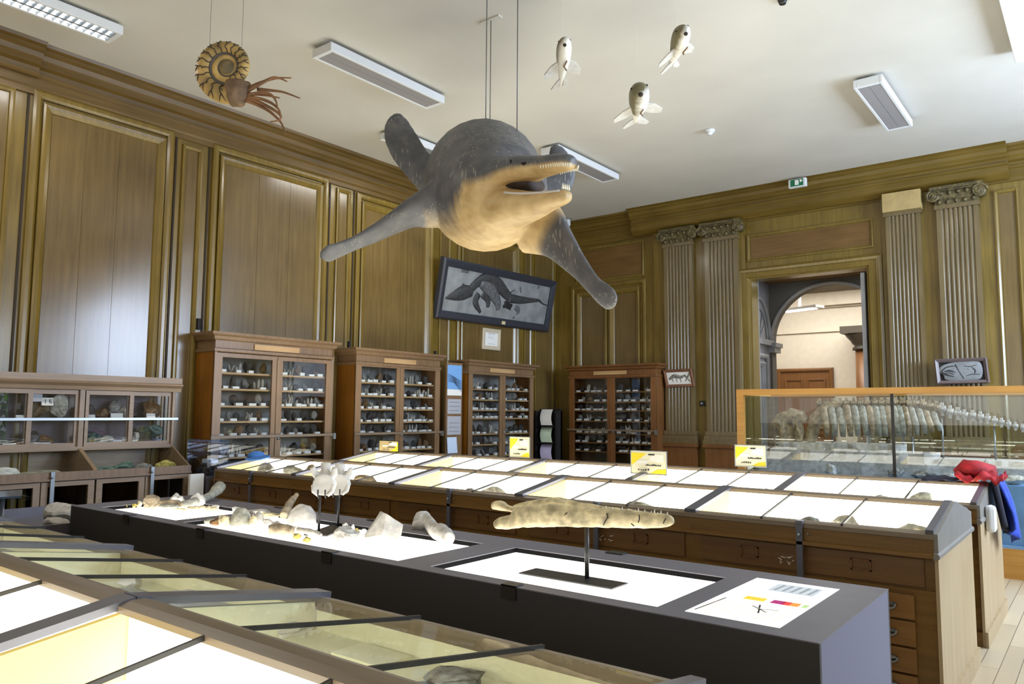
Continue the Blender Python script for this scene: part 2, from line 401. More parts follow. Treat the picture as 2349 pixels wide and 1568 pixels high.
CB = [(p[0]+(.14 if p[1] > 5.04 else .05), p[1]+.03) for p in CORN if p[1] < 5.47]; CB[0] = (0, CB[0][1]); CB += [(.39, 5.5), (0, 5.5)]
q = MB(); q.prism(CB, (BO0, WY, 0), (0,-1,0), (0,0,1), (1,0,0), BO1-BO0); trim(q, 'cornice_x')
trim(MB().box(-6.62, -4.86, WY-.05, WY, 0, 5.04).box(-2.66, -1.22, WY-.05, WY, 0, 5.04), 'wall_wood')
# far wall panels
def fpanel(a, b, z0, z1, n, m='panel_wood', prof=SML, horiz=False, w=.06):
    q = MB(); frame_bars(q, ff, a, b, z0, z1, prof); trim(q, 'wall_wood')
    trim(planks(ff, a+w, b-w, z0+w, z1-w, n, .004, horiz), m)
fpanel(-8.38, -6.84, 4.26, 4.96, 1, 'panel_wood_h')
q = MB(); frame_bars(q, ff, -8.5, -6.8, Zb, 4.2, BIG); trim(q, 'wall_wood')
fpanel(-8.36, -7.66, Zb+.1, 4.06, 1, prof=INN, w=.1); fpanel(-7.6, -6.94, Zb+.1, 4.06, 1, prof=INN, w=.1)
fpanel(-4.83, -2.79, 4.28, 4.76, 1, 'panel_wood_h')
fpanel(-1.16, -.86, .3, 4.9, 1); fpanel(-.75, .75, .3, 4.9, 3); fpanel(.95, 1.4, .3, 4.9, 1)
q = MB()                                             # door surround
ARCH = [(0, 0), (0, .05), (.04, .075), (.09, .06), (.1, .04), (.2, .035), (.21, .012), (.24, 0)]
P3 = [(-5.03, 0), (-5.03, 4.16), (-2.67, 4.16), (-2.67, 0)]
rings = []
for (x, z), (sx, sz) in zip(P3, ((1, 0), (1, -1), (-1, -1), (-1, 0))): rings.append([ff(x+sx*i, o, z+sz*i*.8) for i, o in ARCH])
q.loft(rings, cap=False, smooth=False, closed=False); trim(q, 'wall_wood')
for nm, mb in (('baseboard_left', MB().box(WX, WX+.03, BY, WY, 0, .2)), ('baseboard_far', MB().box(WX, -5.05, WY-.03, WY, 0, .2).box(-2.65, EX, WY-.03, WY, 0, .2)),
               ('baseboard_right', MB().box(EX-.02, EX, BY, WY-.05, 0, .2))): struct(nm, mb, 'cab_dark')

# fluted pilasters either side of the doorway
def pilaster(x0, x1, label, cap):
    yb = WY-.05; t = thing('pilaster', label, 'pilaster', ((x0+x1)/2, yb, 0), 0, 'fluted wall pilasters'); t['kind'] = 'structure'
    w = x1-x0; cx = (x0+x1)/2
    MB().box(x0-.07, x1+.07, yb-.16, yb, 0, .22).box(x0-.04, x1+.04, yb-.13, yb, .22, 1.06).box(x0-.07, x1+.07, yb-.16, yb, 1.06, 1.12).build('pedestal', 'cab_dark', t)
    b = MB()
    for k, (e, z) in enumerate(((.06, 1.12), (.045, 1.19), (.02, 1.24), (.03, 1.27))): b.box(x0-e, x1+e, yb-.10-e, yb, z, z+.07)
    b.build('base_moulding', 'pilaster', t)
    n = 7; prof = [(x0, 0), (x0, .10)]; fwid = w*.8/n; g0 = x0+w*.1
    for k in range(n):
        a = g0+k*fwid+fwid*.14; bq = g0+(k+1)*fwid-fwid*.14
        for j in range(7):
            th = PI*j/6; prof.append(((a+bq)/2-(bq-a)/2*math.cos(th), .10-math.sin(th)*(bq-a)*.42))
    prof += [(x1, .10), (x1, 0)]
    MB().prism(prof, (0, yb, 1.34), (1,0,0), (0,-1,0), (0,0,1), 4.70-1.34).build('fluted_shaft', 'pilaster', t)
    MB().box(x0-.02, x1+.02, yb-.13, yb, 4.70, 4.76).build('neck_moulding', 'pilaster', t)
    if cap == 'plain':
        MB().box(x0-.02, x1+.03, yb-.18, yb, 4.76, 5.05).build('capital', 'plain_cap', t, label='plain flat board capital')
    else:
        c = MB(); c.box(x0-.01, x1+.01, yb-.13, yb, 4.76, 5.0)
        for sx in (x0-.03, x1+.03):                   # volutes
            pts = [(sx+math.copysign(.0, 1)+math.cos(th)*rr, yb-.15, 4.90+math.sin(th)*rr) for th, rr in [(k*PI/6, .10*(1-k/34)) for k in range(30)]]
            c.tube(pts, [.022-.0004*k for k in range(30)], 6)
            c.cyl((sx, yb-.16, 4.9), (sx, yb, 4.9), .085, n=16)
        for k in range(5):                            # egg and dart, then a swag of fruit
            xx = x0+.05+(w-.1)*k/4
            c.ball((xx, yb-.14, 4.80), .028, .03, .04, 1); c.ball((xx+.03, yb-.14, 4.93), .035, .04, .035, 1)
        c.box(x0-.07, x1+.07, yb-.18, yb, 4.99, 5.035).box(x0-.04, x1+.04, yb-.15, yb, 4.965, 4.99)
        rough_up(c, .006, 30).build('capital', 'carved', t, label='dark carved volute capital')
    return t
pilaster(-6.36, -5.80, 'fluted oak pilaster with a small framed fossil on its shaft, beside the corner cabinet', 'v')
pilaster(-5.56, -4.96, 'fluted oak pilaster between the socket and the doorway, with carved capital', 'v')
pilaster(-2.58, -2.10, 'fluted oak pilaster with a plain flat board for a capital', 'plain')
pilaster(-1.88, -1.34, 'fluted oak pilaster behind the dark-framed fossil slab, with carved volute capital', 'v')

# vestibule and the next room seen through the doorway
VY = 14.3
q = MB(); q.box(-5.06, -4.98, WY+.3, VY, 0, 4.1).box(-4.98, DX0-.001, WY+.3, WY+.34, 0, 4.1)
struct('wall_vestibule_left', q, 'vest')
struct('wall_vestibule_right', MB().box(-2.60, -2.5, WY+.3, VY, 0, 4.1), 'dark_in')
struct('ceiling_vestibule', MB().box(-5.06, -2.5, WY+.3, VY+.2, 4.1, 4.2), 'panel_wood_h')
# side-wall niche arch and panels
q = MB(); cy = (WY+.3+VY)/2; rr = .52
for r_, w_ in ((rr, .07), (rr-.13, .03)):
    pts = [(-4.965, cy-math.cos(t*PI/16)*r_, 3.0+math.sin(t*PI/16)*r_*1.5) for t in range(17)]
    q.tube(pts, w_*.6, 6)
for k in range(5):
    th = PI*(k+1)/6; q.tube([(-4.97, cy, 3.05), (-4.97, cy-math.cos(th)*.36, 3.05+math.sin(th)*.55)], .012, 5)
q.box(-4.98, -4.90, WY+.36, VY, 2.92, 3.02)
trim(q, 'vest')
q = MB(); fv = lambda a, o, z: Vector((-4.98+o, a, z))
frame_bars(q, fv, WY+.45, VY-.18, .4, 2.75, BIG); frame_bars(q, fv, WY+.62, VY-.36, .55, 2.6, INN); trim(q, 'vest')
# arched partition
ax, ar, az = -3.88, 1.06, 3.0
prof = [(-5.06, 0), (-5.06, 4.1), (-2.5, 4.1), (-2.5, 0), (ax+ar, 0)]
prof += [(ax+ar*math.cos(t*PI/24), az+ar*.95*math.sin(t*PI/24)) for t in range(25)] + [(ax-ar, 0)]
struct('wall_vestibule_arch', MB().prism(prof, (0, VY, 0), (1,0,0), (0,0,1), (0,1,0), .22), 'vest_dk')
q = MB(); q.tube([(ax+(ar+.02)*math.cos(t*PI/24), VY-.01, az+(ar+.02)*.95*math.sin(t*PI/24)) for t in range(25)], .035, 6)
for sx in (-1, 1):
    q.box(ax+sx*ar-.1, ax+sx*ar+.1, VY-.1, VY+.3, az-.1, az-.02).box(ax+sx*ar-.07, ax+sx*ar+.07, VY-.07, VY+.27, az-.2, az-.1)
trim(q, 'vest')
# open grey door leaf inside the opening
q = MB(); q.box(-3.01, -2.95, WY+.02, WY+.75, 0, 3.9)
d = struct('door_1', q, 'vest')
FY = 19.0
q = MB(); q.box(-9.5, 1, FY, FY+.2, 0, 5.2).box(-9.5, 1, FY-.05, FY, 3.62, 3.68).box(-9.5, 1, FY-.08, FY, 4.2, 4.24).box(-9.5, 1, FY-.2, FY, 4.24, 4.55)
struct('wall_next_room', q, 'plaster')
struct('wall_next_room_left', MB().box(-9.6, -9.5, VY+.3, FY, 0, 5.2), 'plaster'); struct('wall_next_room_right', MB().box(1, 1.1, VY+.3, FY, 0, 5.2), 'plaster')
struct('wall_next_room_near', MB().box(-9.5, -5.06, VY+.1, VY+.22, 0, 5.2).box(-2.5, 1, VY+.1, VY+.22, 0, 5.2).box(-5.06, -2.5, VY+.1, VY+.22, 4.2, 5.2), 'plaster')
struct('ceiling_next_room', MB().box(-9.5, 1.1, VY+.1, FY+.2, 4.75, 4.9), 'plaster')
q = MB(); q.box(-6.43, -5.11, FY-.06, FY, 0, 2.76); fn = lambda a, o, z: Vector((a, FY-.06-o, z))
frame_bars(q, fn, -6.43, -5.11, 0, 2.76, BIG)
for a in (-6.25, -5.72): frame_bars(q, fn, a, a+.44, .2, 1.2, SML); frame_bars(q, fn, a, a+.44, 1.3, 2.5, SML)
struct('door_2', q, 'brown_door')
t = thing('round_column', 'dark column with heavy square capital in the room beyond the arch', 'column', (-4.25, 18.4, 0)); t['kind'] = 'structure'
MB().cyl((-4.25, 18.4, .3), (-4.25, 18.4, 3.1), .24, .21, 24).build('shaft', 'brown_door', t)
MB().box(-4.6, -3.9, 18.05, 18.75, 0, .3).build('base', 'far_col', t)
MB().tube([(-4.25, 18.4, z) for z in (3.1, 3.14, 3.2, 3.24, 3.3, 3.42, 3.46)], [.27, .27, .22, .27, .3, .4, .42], 24).box(-4.68, -3.82, 17.97, 18.83, 3.46, 3.62).build('capital', 'far_col', t)
p = at_y(1835, 711, 16.3)
t = thing('pendant_lamp', 'white flat pendant lamp hanging in the room beyond the arch', 'lamp', (p.x, p.y, p.z))
MB().obox(p+Vector((0,0,.03)), (.95,-.31,0), (.31,.95,0), (0,0,1), .95, .3, .05).build('housing', 'white', t)
MB().obox(p, (.95,-.31,0), (.31,.95,0), (0,0,1), .72, .18, .02).build('diffuser', 'lamp', t)
MB().cyl(p+Vector((0,0,.05)), (p.x, p.y, 4.75), .03).build('hanging_rod', 'white', t)

# ------------------------------------------------------------------ ceiling fittings
def ceiling_light(x0, y0, y1, lit, label, w=.31, flush=False):
    t = thing('ceiling_light', label, 'ceiling light', (x0+w/2, (y0+y1)/2, 5.37), 0, 'long box ceiling lights')
    x1 = x0+w; h = MB()
    h.box(x0, x0+.035, y0, y1, 5.37, 5.46).box(x1-.035, x1, y0, y1, 5.37, 5.46).box(x0+.035, x1-.035, y0, y0+.05, 5.37, 5.46).box(x0+.035, x1-.035, y1-.05, y1, 5.37, 5.46).box(x0+.002, x1-.002, y0+.002, y1-.002, 5.44, 5.465)
    h.build('housing', 'white', t, bevel=.006)
    if flush: MB().box(x0+.01, x1-.01, y0+.02, y1-.02, 5.366, 5.376).build('lit_panel', 'lamp', t, label='glowing white panel')
    elif lit:
        MB().box(x0+.035, x1-.035, y0+.05, y1-.05, 5.42, 5.432).build('lit_tube', 'lamp', t, label='glowing white tube')
        b = MB(); n = 24
        for k in range(n+1):
            y = y0+.05+(y1-y0-.1)*k/n
            for a, c in ((x0+.035, x0+w/2-.012), (x0+w/2+.012, x1-.035)): b.quad((a, y-.012, 5.405), (c, y-.012, 5.405), (c, y, 5.372), (a, y, 5.372)).quad((a, y+.012, 5.405), (c, y+.012, 5.405), (c, y, 5.372), (a, y, 5.372))
        b.box(x0+w/2-.012, x0+w/2+.012, y0+.05, y1-.05, 5.372, 5.41)
        b.build('louvre', 'steel', t)
    else:
        b = MB(); b.box(x0+.035, x0+w/2-.002, y0+.05, y1-.05, 5.375, 5.395).box(x0+w/2+.002, x1-.035, y0+.05, y1-.05, 5.375, 5.395); b.build('diffuser', 'louvre', t)
    for y in (y0+.25, y1-.25): MB().cyl((x0+w/2, y, 5.46), (x0+w/2, y, 5.5), .02, n=10).build('hanger', 'white', t)
    return t
ceiling_light(-7.86, 1.55, 3.34, True, 'lit louvred ceiling light nearest the spiral shell model')
ceiling_light(-6.46, 4.80, 6.52, False, 'unlit ceiling light between the spiral shell and the big swimming reptile')
ceiling_light(-7.72, 6.9, 8.62, True, 'lit ceiling light mostly hidden behind the raised fin of the big reptile')
ceiling_light(-6.30, 8.72, 10.43, False, 'unlit ceiling light beyond the snout of the big reptile')
ceiling_light(-2.12, 9.04, 10.73, False, 'unlit ceiling light above the doorway, short side towards the carved pilasters')
ceiling_light(-.59, 7.7, 9.40, True, 'brightly lit ceiling light cut by the top right corner', flush=True)
p = at_z(1628, 298, 5.5)
t = thing('smoke_detector', 'small white smoke detector on the ceiling beyond the hanging fish', 'smoke detector', (p.x, p.y, 5.43))
MB().cyl((p.x, p.y, 5.47), (p.x, p.y, 5.5), .07).build('base', 'white', t); MB().cyl((p.x, p.y, 5.43), (p.x, p.y, 5.47), .03, .05).build('sensor_head', 'white', t)
p = at_z(1795, 0, 5.5)
tag(MB().cyl((p.x, p.y, 5.46), (p.x, p.y, 5.5), .03, .045).build('ceiling_hook', 'black'), 'small black fitting on the ceiling at the top edge', 'hook')
p = at_y(1298, 512, 12.3)
tag(MB().box(p.x-.05, p.x+.05, 12.3, 12.4, p.z-.045, p.z+.09).build('motion_sensor', 'white', bevel=.015), 'small white sensor on the cornice in the corner', 'sensor')
p = at_y(1828, 416, 12.34)
t = thing('exit_sign', 'small green and white exit sign hung on the cornice above the doorway', 'sign', (p.x, 12.34, p.z))
MB().box(p.x-.14, p.x+.14, 12.34, 12.42, p.z-.09, p.z+.05).build('housing', 'white', t, bevel=.01)
MB().box(p.x-.10, p.x+.10, 12.33, 12.342, p.z-.075, p.z+.035).build('green_panel', 'green', t)
b = MB(); b.box(p.x-.03, p.x+.03, 12.322, 12.332, p.z-.06, p.z+.02).quad((p.x+.05, 12.325, p.z-.03), (p.x+.10, 12.325, p.z), (p.x+.05, 12.325, p.z+.03))
b.build('arrow_pictogram', 'card', t)
p = at_y(1612, 925, WY-.05)
t = thing('wall_socket', 'small black wall socket between two fluted pilasters', 'socket', (p.x, WY-.05, p.z))
MB().box(p.x-.05, p.x+.05, WY-.09, WY-.05, p.z-.05, p.z+.05).build('face_plate', 'black', t, bevel=.008); MB().cyl((p.x, WY-.12, p.z), (p.x, WY-.09, p.z), .02).build('plug', 'steel', t)

# ------------------------------------------------------------------ rows of sloping glazed cases
PER = 1.43; XE = -.79
ROWNAME = {}
def case_unit(row, k, yf, W=1.29, ze=1.0, zr=1.115, lit=(True, True), last=False, first=False, label='', closed_front=True):
    """one gabled case unit of a row: yf = front eave, x runs from XE-PER*(k+1) to XE-PER*k"""
    x1 = XE-PER*k; x0 = x1-PER; yb = yf+W; yr = (yf+yb)/2
    t = thing('display_case', label, 'display case', ((x0+x1)/2, yr, 0), 0, 'sloping glazed cases in long rows')
    zf = .90
    # body
    b = MB(); b.box(x0, x1, yf+.03, yb-.03, .10, .685).box(x0, x1, yf+.05, yb-.05, .685, .875)
    b.build('carcass', 'case_front', t)
    MB().box(x0, x1, yf, yb, 0, .10).build('plinth', 'case_front', t)
    m = MB()
    for s, y in ((1, yf), (-1, yb)):
        m.prism([(-.005, .895), (-.03, .89), (-.03, .872), (.0, .862), (.05, .858), (.05, .895)], (x0, y, 0), (0, s, 0), (0,0,1), (1,0,0), PER)
        m.box(x0, x1, y, y+s*.035, .895, ze-.03)
    each(m, 'front_rail', 'case_front', t)
    e = MB()
    for s, y in ((1, yf), (-1, yb)): e.prism([(0, ze-.035), (-.008, ze-.03), (-.008, ze-.005), (.01, ze+.004), (.045, ze+.01), (.045, ze-.035)], (x0, y, 0), (0, s, 0), (0,0,1), (1,0,0), PER)
    each(e, 'eave_rail', 'case_trim', t)
    MB().prism([(-.05, zr-.022), (.05, zr-.022), (.05, zr-.004), (.02, zr+.006), (-.02, zr+.006), (-.05, zr-.004)], (x0, yr, 0), (0,1,0), (0,0,1), (1,0,0), PER).build('ridge_rail', 'case_trim', t)
    # inside
    L = 'light' if lit[0] else 'light_dim'; L2 = 'light' if lit[1] else 'light_dim'
    MB().box(x0+.02, x1-.02, yf+.04, yr-.008, zf-.02, zf).box(x0+.02, x1-.02, yr-.008, yr-.004, zf, zr-.03).build('light_panel', L, t)
    MB().box(x0+.02, x1-.02, yb-.043, yb-.0405, zf, ze-.036).box(x0+.02, x1-.02, yr+.008, yb-.04, zf-.02, zf).box(x0+.02, x1-.02, yr+.004, yr+.008, zf, zr-.03).build('light_panel', L2, t)  # when dim, this is lining with a painted-in glow, not a lamp
    for s, y, l in ((1, yf, lit[0]), (-1, yb, lit[1])):
        for xa in (x0, x1-.012):
            MB().prism([(.03*s, zf-.02), (.03*s, ze-.012), ((yr-y), zr-.03), ((yr-y), zf-.02)], (xa, y, 0), (0,1,0), (0,0,1), (1,0,0), .012).build('divider', 'divider' if l else 'light_dim', t)
        # mullions at both ends, glazing bars at the thirds
        sl = Vector((0, (yr-y), zr-ze-.008)); ln = sl.length; d = sl.normalized(); nrm = Vector((0, -d.z*s, abs(d.y)))
        if nrm.z < 0: nrm = -nrm
        c0 = Vector((0, y, ze+.002))
        q = MB()
        for xa in (x0, x1): q.obox(c0+sl*.5+Vector((xa+(.02 if xa == x0 else -.02), 0, 0))+nrm*.008, (1,0,0), d, nrm, .04, ln, .022)
        each(q, 'mullion', 'mullion', t)
        for j in (1, 2):
            MB().obox(c0+sl*.5+Vector((x0+PER*j/3, 0, 0))+nrm*.004, (1,0,0), d, nrm, .010, ln, .012).build('glazing_bar', 'bar', t)
        for j in range(3):
            xa, xb = x0+.03+(PER-.06)*j/3, x0+.03+(PER-.06)*(j+1)/3
            a = c0+d*.03; bb = c0+sl-d*.03
            q = MB(); q.quad((xa, a.y, a.z), (xb, a.y, a.z), (xb, bb.y, bb.z), (xa, bb.y, bb.z)); q.build('glass_pane', 'pane' if l else 'dim_pane', t)
    # front: flush panel with label holders, drawers below
    q = MB(); q.box(x0+.06, x1-.06, yf+.036, yf+.05, .70, .852); q.build('front_panel', 'case_panel', t)
    for cx in (x0+PER*.27, x0+PER*.73):
        h = MB(); a = .055; zc = .785
        for (u0, u1, w0, w1) in ((-a, a, .024, .032), (-a, a, -.032, -.024), (-a, -a+.008, -.032, .032), (a-.008, a, -.032, .032)): h.box(cx+u0, cx+u1, yf+.026, yf+.036, zc+w0, zc+w1)
        h.build('label_holder', 'cab_dark', t)
    if closed_front:
        for cx0, cx1 in ((x0+.11, x0+PER/2-.03), (x0+PER/2+.03, x1-.11)):
            for j in range(4):
                za = .66-.145*(j+1); dr = MB().box(cx0, cx1, yf+.008, yf+.03, za+.006, za+.139).build('drawer', 'case_drawer', t, bevel=.004)
                for hx in (cx0+.13, cx1-.13):
                    hb = MB(); hb.tube([(hx+.035*math.cos(a*PI/8), yf-.002, za+.085-.03*math.sin(a*PI/8)) for a in range(9)], .007, 6).box(hx-.03, hx+.03, yf-.012, yf+.008, za+.078, za+.092)
                    hb.build('handle', 'steel', dr)
        # locking bar with its padlock eye
        cx = x0+PER/2
        s = MB().box(cx-.018, cx+.018, yf-.03, yf-.012, .08, ze-.01).box(cx-.02, cx+.02, yf-.03, yf+.03, ze-.012, ze+.012).build('locking_bar', 'mullion', t)
        b = MB(); b.ball((cx-.002, yf-.036, .93), .012, sub=1); b.ball((cx+.045, yf-.008, .935), .008, sub=1); each(b, 'padlock_eye', 'steel', s)
    if last:
        g = MB(); g.prism([(yf, .895), (yf, ze), (yr-.04, zr+.004), (yr+.04, zr+.004), (yb, ze), (yb, .895)], (x1, 0, 0), (0,1,0), (0,0,1), (1,0,0), .02); g.build('gable_end', 'gable', t)
        q = MB(); q.prism([(0, .862), (.03, .872), (.03, .89), (.02, .90), (0, .90)], (x1, yf-.03, 0), (1,0,0), (0,0,1), (0,1,0), W+.06); q.build('end_moulding', 'gable', t)
        MB().box(x1, x1+.018, yf+.0, yb-.0, .0, .866).build('end_panel', 'case_end', t)
        MB().box(x1+.018, x1+.035, yf-.01, yb+.01, 0, .11).build('end_plinth', 'case_end', t)
    if first:
        g = MB(); g.prism([(yf, 0), (yf, ze), (yr-.04, zr+.004), (yr+.04, zr+.004), (yb, ze), (yb, 0)], (x0-.02, 0, 0), (0,1,0), (0,0,1), (1,0,0), .02); g.build('end_panel', 'gable', t)
    return t
OR = ['first', 'second', 'third', 'fourth', 'fifth', 'sixth']
for k in range(5):
    case_unit('A', k, 4.77, last=(k == 0), first=(k == 4), label='sloping case just behind the black table, %s from the row\'s pale end' % OR[k])
    case_unit('B', k, 6.50, last=(k == 0), first=(k == 4), label='sloping case in the second row behind the table, %s from the jacket' % OR[k])
NZ = ['of the nearest row, beside the open end of the black table', 'of the nearest row, second from the table\'s open end', 'of the nearest row, third from the table\'s open end', 'of the nearest row, fourth from the table\'s open end', 'of the nearest row, farthest from the table\'s open end']
for k in range(5):
    case_unit('Z', k, .40, W=1.37, zr=1.115, lit=(True, False), closed_front=False, last=(k == 0), first=(k == 4), label='sloping glazed case %s' % NZ[k])

# ------------------------------------------------------------------ black table with light boxes
TX0, TX1, TY0, TY1, TZ = -6.47, -.79, 2.665, 3.67, .90
t = thing('light_table', 'long black exhibition table with glowing white panels for bones', 'table', ((TX0+TX1)/2, (TY0+TY1)/2, 0))
PAN = [(-6.18, -5.08, 2.77, 3.40), (-4.95, -2.87, 2.75, 3.42), (-2.65, -1.425, 2.755, 3.44), (-1.312, -.952, 2.76, 3.52)]
for bb in ((TX0, TX1, TY0, TY0+.02), (TX0, TX1, TY1-.02, TY1), (TX0, TX0+.02, TY0+.02, TY1-.02)): MB().box(*bb, 0, TZ-.004).build('side_panel', 'black_side', t)
MB().box(TX1-.02, TX1, TY0+.02, TY1-.02, 0, TZ-.004).build('end_panel', mat('window_lit_end_panel', (112, 114, 138), .5), t)  # window light on the end face painted in as a paler, bluish colour
tp = MB(); xs = sorted([TX0, TX1]+[v for p in PAN for v in p[:2]])
for i in range(len(xs)-1):
    a, b = xs[i], xs[i+1]; pan = next((p for p in PAN if abs(p[0]-a) < 1e-6), None)
    if pan: tp.box(a, b, TY0, pan[2], TZ-.004, TZ).box(a, b, pan[3], TY1, TZ-.004, TZ)
    else: tp.box(a, b, TY0, TY1, TZ-.004, TZ)
tp.build('table_top', 'black_top', t)
PZ = .872
for p in PAN[:3]:
    q = MB(); w_ = .006; q.box(p[0]-w_, p[0], p[2]-w_, p[3]+w_, TZ-.05, TZ-.0045).box(p[1], p[1]+w_, p[2]-w_, p[3]+w_, TZ-.05, TZ-.0045).box(p[0], p[1], p[2]-w_, p[2], TZ-.05, TZ-.0045).box(p[0], p[1], p[3], p[3]+w_, TZ-.05, TZ-.0045); q.build('panel_recess', mat('black_recess', (16, 16, 17), .9, spec=.1) if 'black_recess' not in bpy.data.materials else bpy.data.materials['black_recess'], t)
for i, p in enumerate(PAN[:3]): MB().box(p[0], p[1], p[2], p[3], PZ-.02, PZ).build('light_panel', 'light', t)
p = PAN[3]; ip = MB().box(p[0], p[1], p[2], p[3], TZ-.02, TZ+.001).build('info_panel', mat('lit_info_panel', (255, 253, 246), .6, emit=1.15), t, label='lit printed panel with colour time scale')
def flat(x0, x1, y0, y1, m, name, parent, z=TZ+.002): return MB().quad((x0, y0, z), (x1, y0, z), (x1, y1, z), (x0, y1, z)).build(name, m, parent)
flat(-1.19, -1.0, 3.30, 3.46, mat('print_grey', (196, 202, 206), .6, emit=.5), 'printed_picture', ip)
q = MB()
for k in range(5): q.quad(*[(-1.17+.035*k+dx, 3.32+dy, TZ+.003) for dx, dy in ((0, 0), (.012, 0), (.02, .12), (.006, .12))])
q.build('printed_picture', mat('print_dark_grey', (160, 168, 172), .6, emit=.2), ip)
for a, b, c in ((-1.215, -1.13, (240, 200, 50)), (-1.105, -1.055, (170, 30, 110)), (-1.06, -1.03, (222, 60, 50)), (-1.03, -.995, (240, 150, 60)), (-.985, -.962, (190, 214, 150))):
    flat(a, b, 3.09, 3.15, mat('print_colour', c, .6, emit=.5), 'time_scale_band', ip)
q = MB(); rr = random.Random(5)
for k in range(9):
    x = -1.28+.035*k
    q.quad((x, 2.80+rr.uniform(0, .03), TZ+.003), (x+.006, 2.80, TZ+.003), (x+.006, 3.03, TZ+.003), (x, 3.03, TZ+.003))
q.build('text_column', mat('print_faint_ink', (240, 222, 200), .6, emit=.7), ip)
q = MB()
for a, b in (((-1.14, 3.0), (-1.06, 2.93)), ((-1.1, 2.965), (-1.03, 2.985)), ((-1.12, 3.03), (-1.08, 2.90)), ((-1.29, 2.80), (-1.27, 3.06))):
    d = (Vector((b[0]-a[0], b[1]-a[1], 0))).normalized(); n = Vector((-d.y, d.x, 0))*.0035
    A, B = Vector((a[0], a[1], TZ+.003)), Vector((b[0], b[1], TZ+.003)); q.quad(A-n, B-n, B+n, A+n)
q.build('printed_diagram', 'ink', ip)
for px, y in ((290, TY0), (460, TY0), (750, TY0), (1168, TY0)):
    x = at_y(px, {290: 1190, 460: 1222, 750: 1280, 1168: 1360}[px], TY0).x
    MB().box(x-.04, x+.04, y-.008, y, TZ-.055, TZ+.004).box(x-.04, x+.04, y-.008, y+.05, TZ, TZ+.006).build('edge_clip', 'black', t)
for px, py in ((1410, 1274), (855, 1205), (640, 1163)):
    x = at_y(px, py, TY1-.05).x; MB().box(x-.05, x+.05, TY1-.06, TY1+.008, TZ, TZ+.006).box(x-.05, x+.05, TY1, TY1+.008, TZ-.05, TZ+.004).build('edge_clip', 'black', t)

# low dark tray table past the far end of the black table
t = thing('low_tray_table', 'low dark tray table past the far end of the black table', 'table', (-7.3, 2.75, 0))
q = MB(); x0, x1, y0, y1 = -7.9, -6.56, 2.35, 3.25
q.box(x0, x1, y0, y1, .62, .66).box(x0, x1, y0, y0+.03, .66, .75).box(x0, x1, y1-.03, y1, .66, .75).box(x0, x0+.03, y0, y1, .66, .75).box(x1-.03, x1, y0, y1, .66, .75)
q.build('tray', 'black_top', t)
for a in (x0+.05, x1-.05):
    for b in (y0+.05, y1-.05): MB().box(a-.03, a+.03, b-.03, b+.03, 0, .62).build('leg', 'black', t)
for i, (px, py, rx, ry, rz, lab) in enumerate([(138, 1208, .16, .12, .10, 'cream broken stone lump in the low dark tray, behind a smaller one'), (128, 1222, .13, .10, .065, 'pale broken stone in the low dark tray, in front of a taller lump')]):
    p = at_z(px, py, .66); tag(rock(p, rx, ry, rz, 40+i).build('rock_specimen', 'bone', origin=p), lab, 'rock')

# ------------------------------------------------------------------ glazed cabinets
SPEC = {}
def spec_mesh(kind, k):
    key = (kind, k)
    if key not in SPEC:
        rr = random.Random(k*17+3)
        if kind == 'card':
            q = MB(); q.box(-.5, .5, -.5, .5, 0, .35).prism([(-.5, .35), (.5, .35), (.5, .36), (-.5, .36)], (0, .5, 0), (0, -1, 0), (0, 0, 1), (1, 0, 0), .5)
        elif k % 4 == 3:
            q = MB()
            for j in range(5):
                a = Vector((rr.uniform(-.4, .4), rr.uniform(-.3, .3), 0)); d = Vector((rr.uniform(-.3, .3), rr.uniform(-.2, .2), rr.uniform(.6, 1.2)))
                q.tube([a, a+d*.8, a+d], [.16, .14, .02], 6, smooth=False)
        else: q = rock((0, 0, 0), .5, .45, .45+.2*(k % 3), k+11, sub=2)
        SPEC[key] = q.mesh(kind)
        SPEC[key].materials.append(M['card'] if kind == 'card' else M[['rock_dark', 'rock_grey', 'rock_dark', 'rock_pale', 'rock_grey', 'rock_dark', 'rock_brown', 'rock_pale'][k % 8]])
    return SPEC[key]
def put(name, me, loc, sc, rz, label, cat, group):
    o = bpy.data.objects.new(name, me); C.objects.link(o); o.location = loc; o.scale = sc; o.rotation_euler = (0, 0, rz)
    return tag(o, label, cat, group)
ORD = ['top', 'second', 'third', 'fourth', 'fifth', 'sixth', 'seventh', 'eighth', 'ninth']
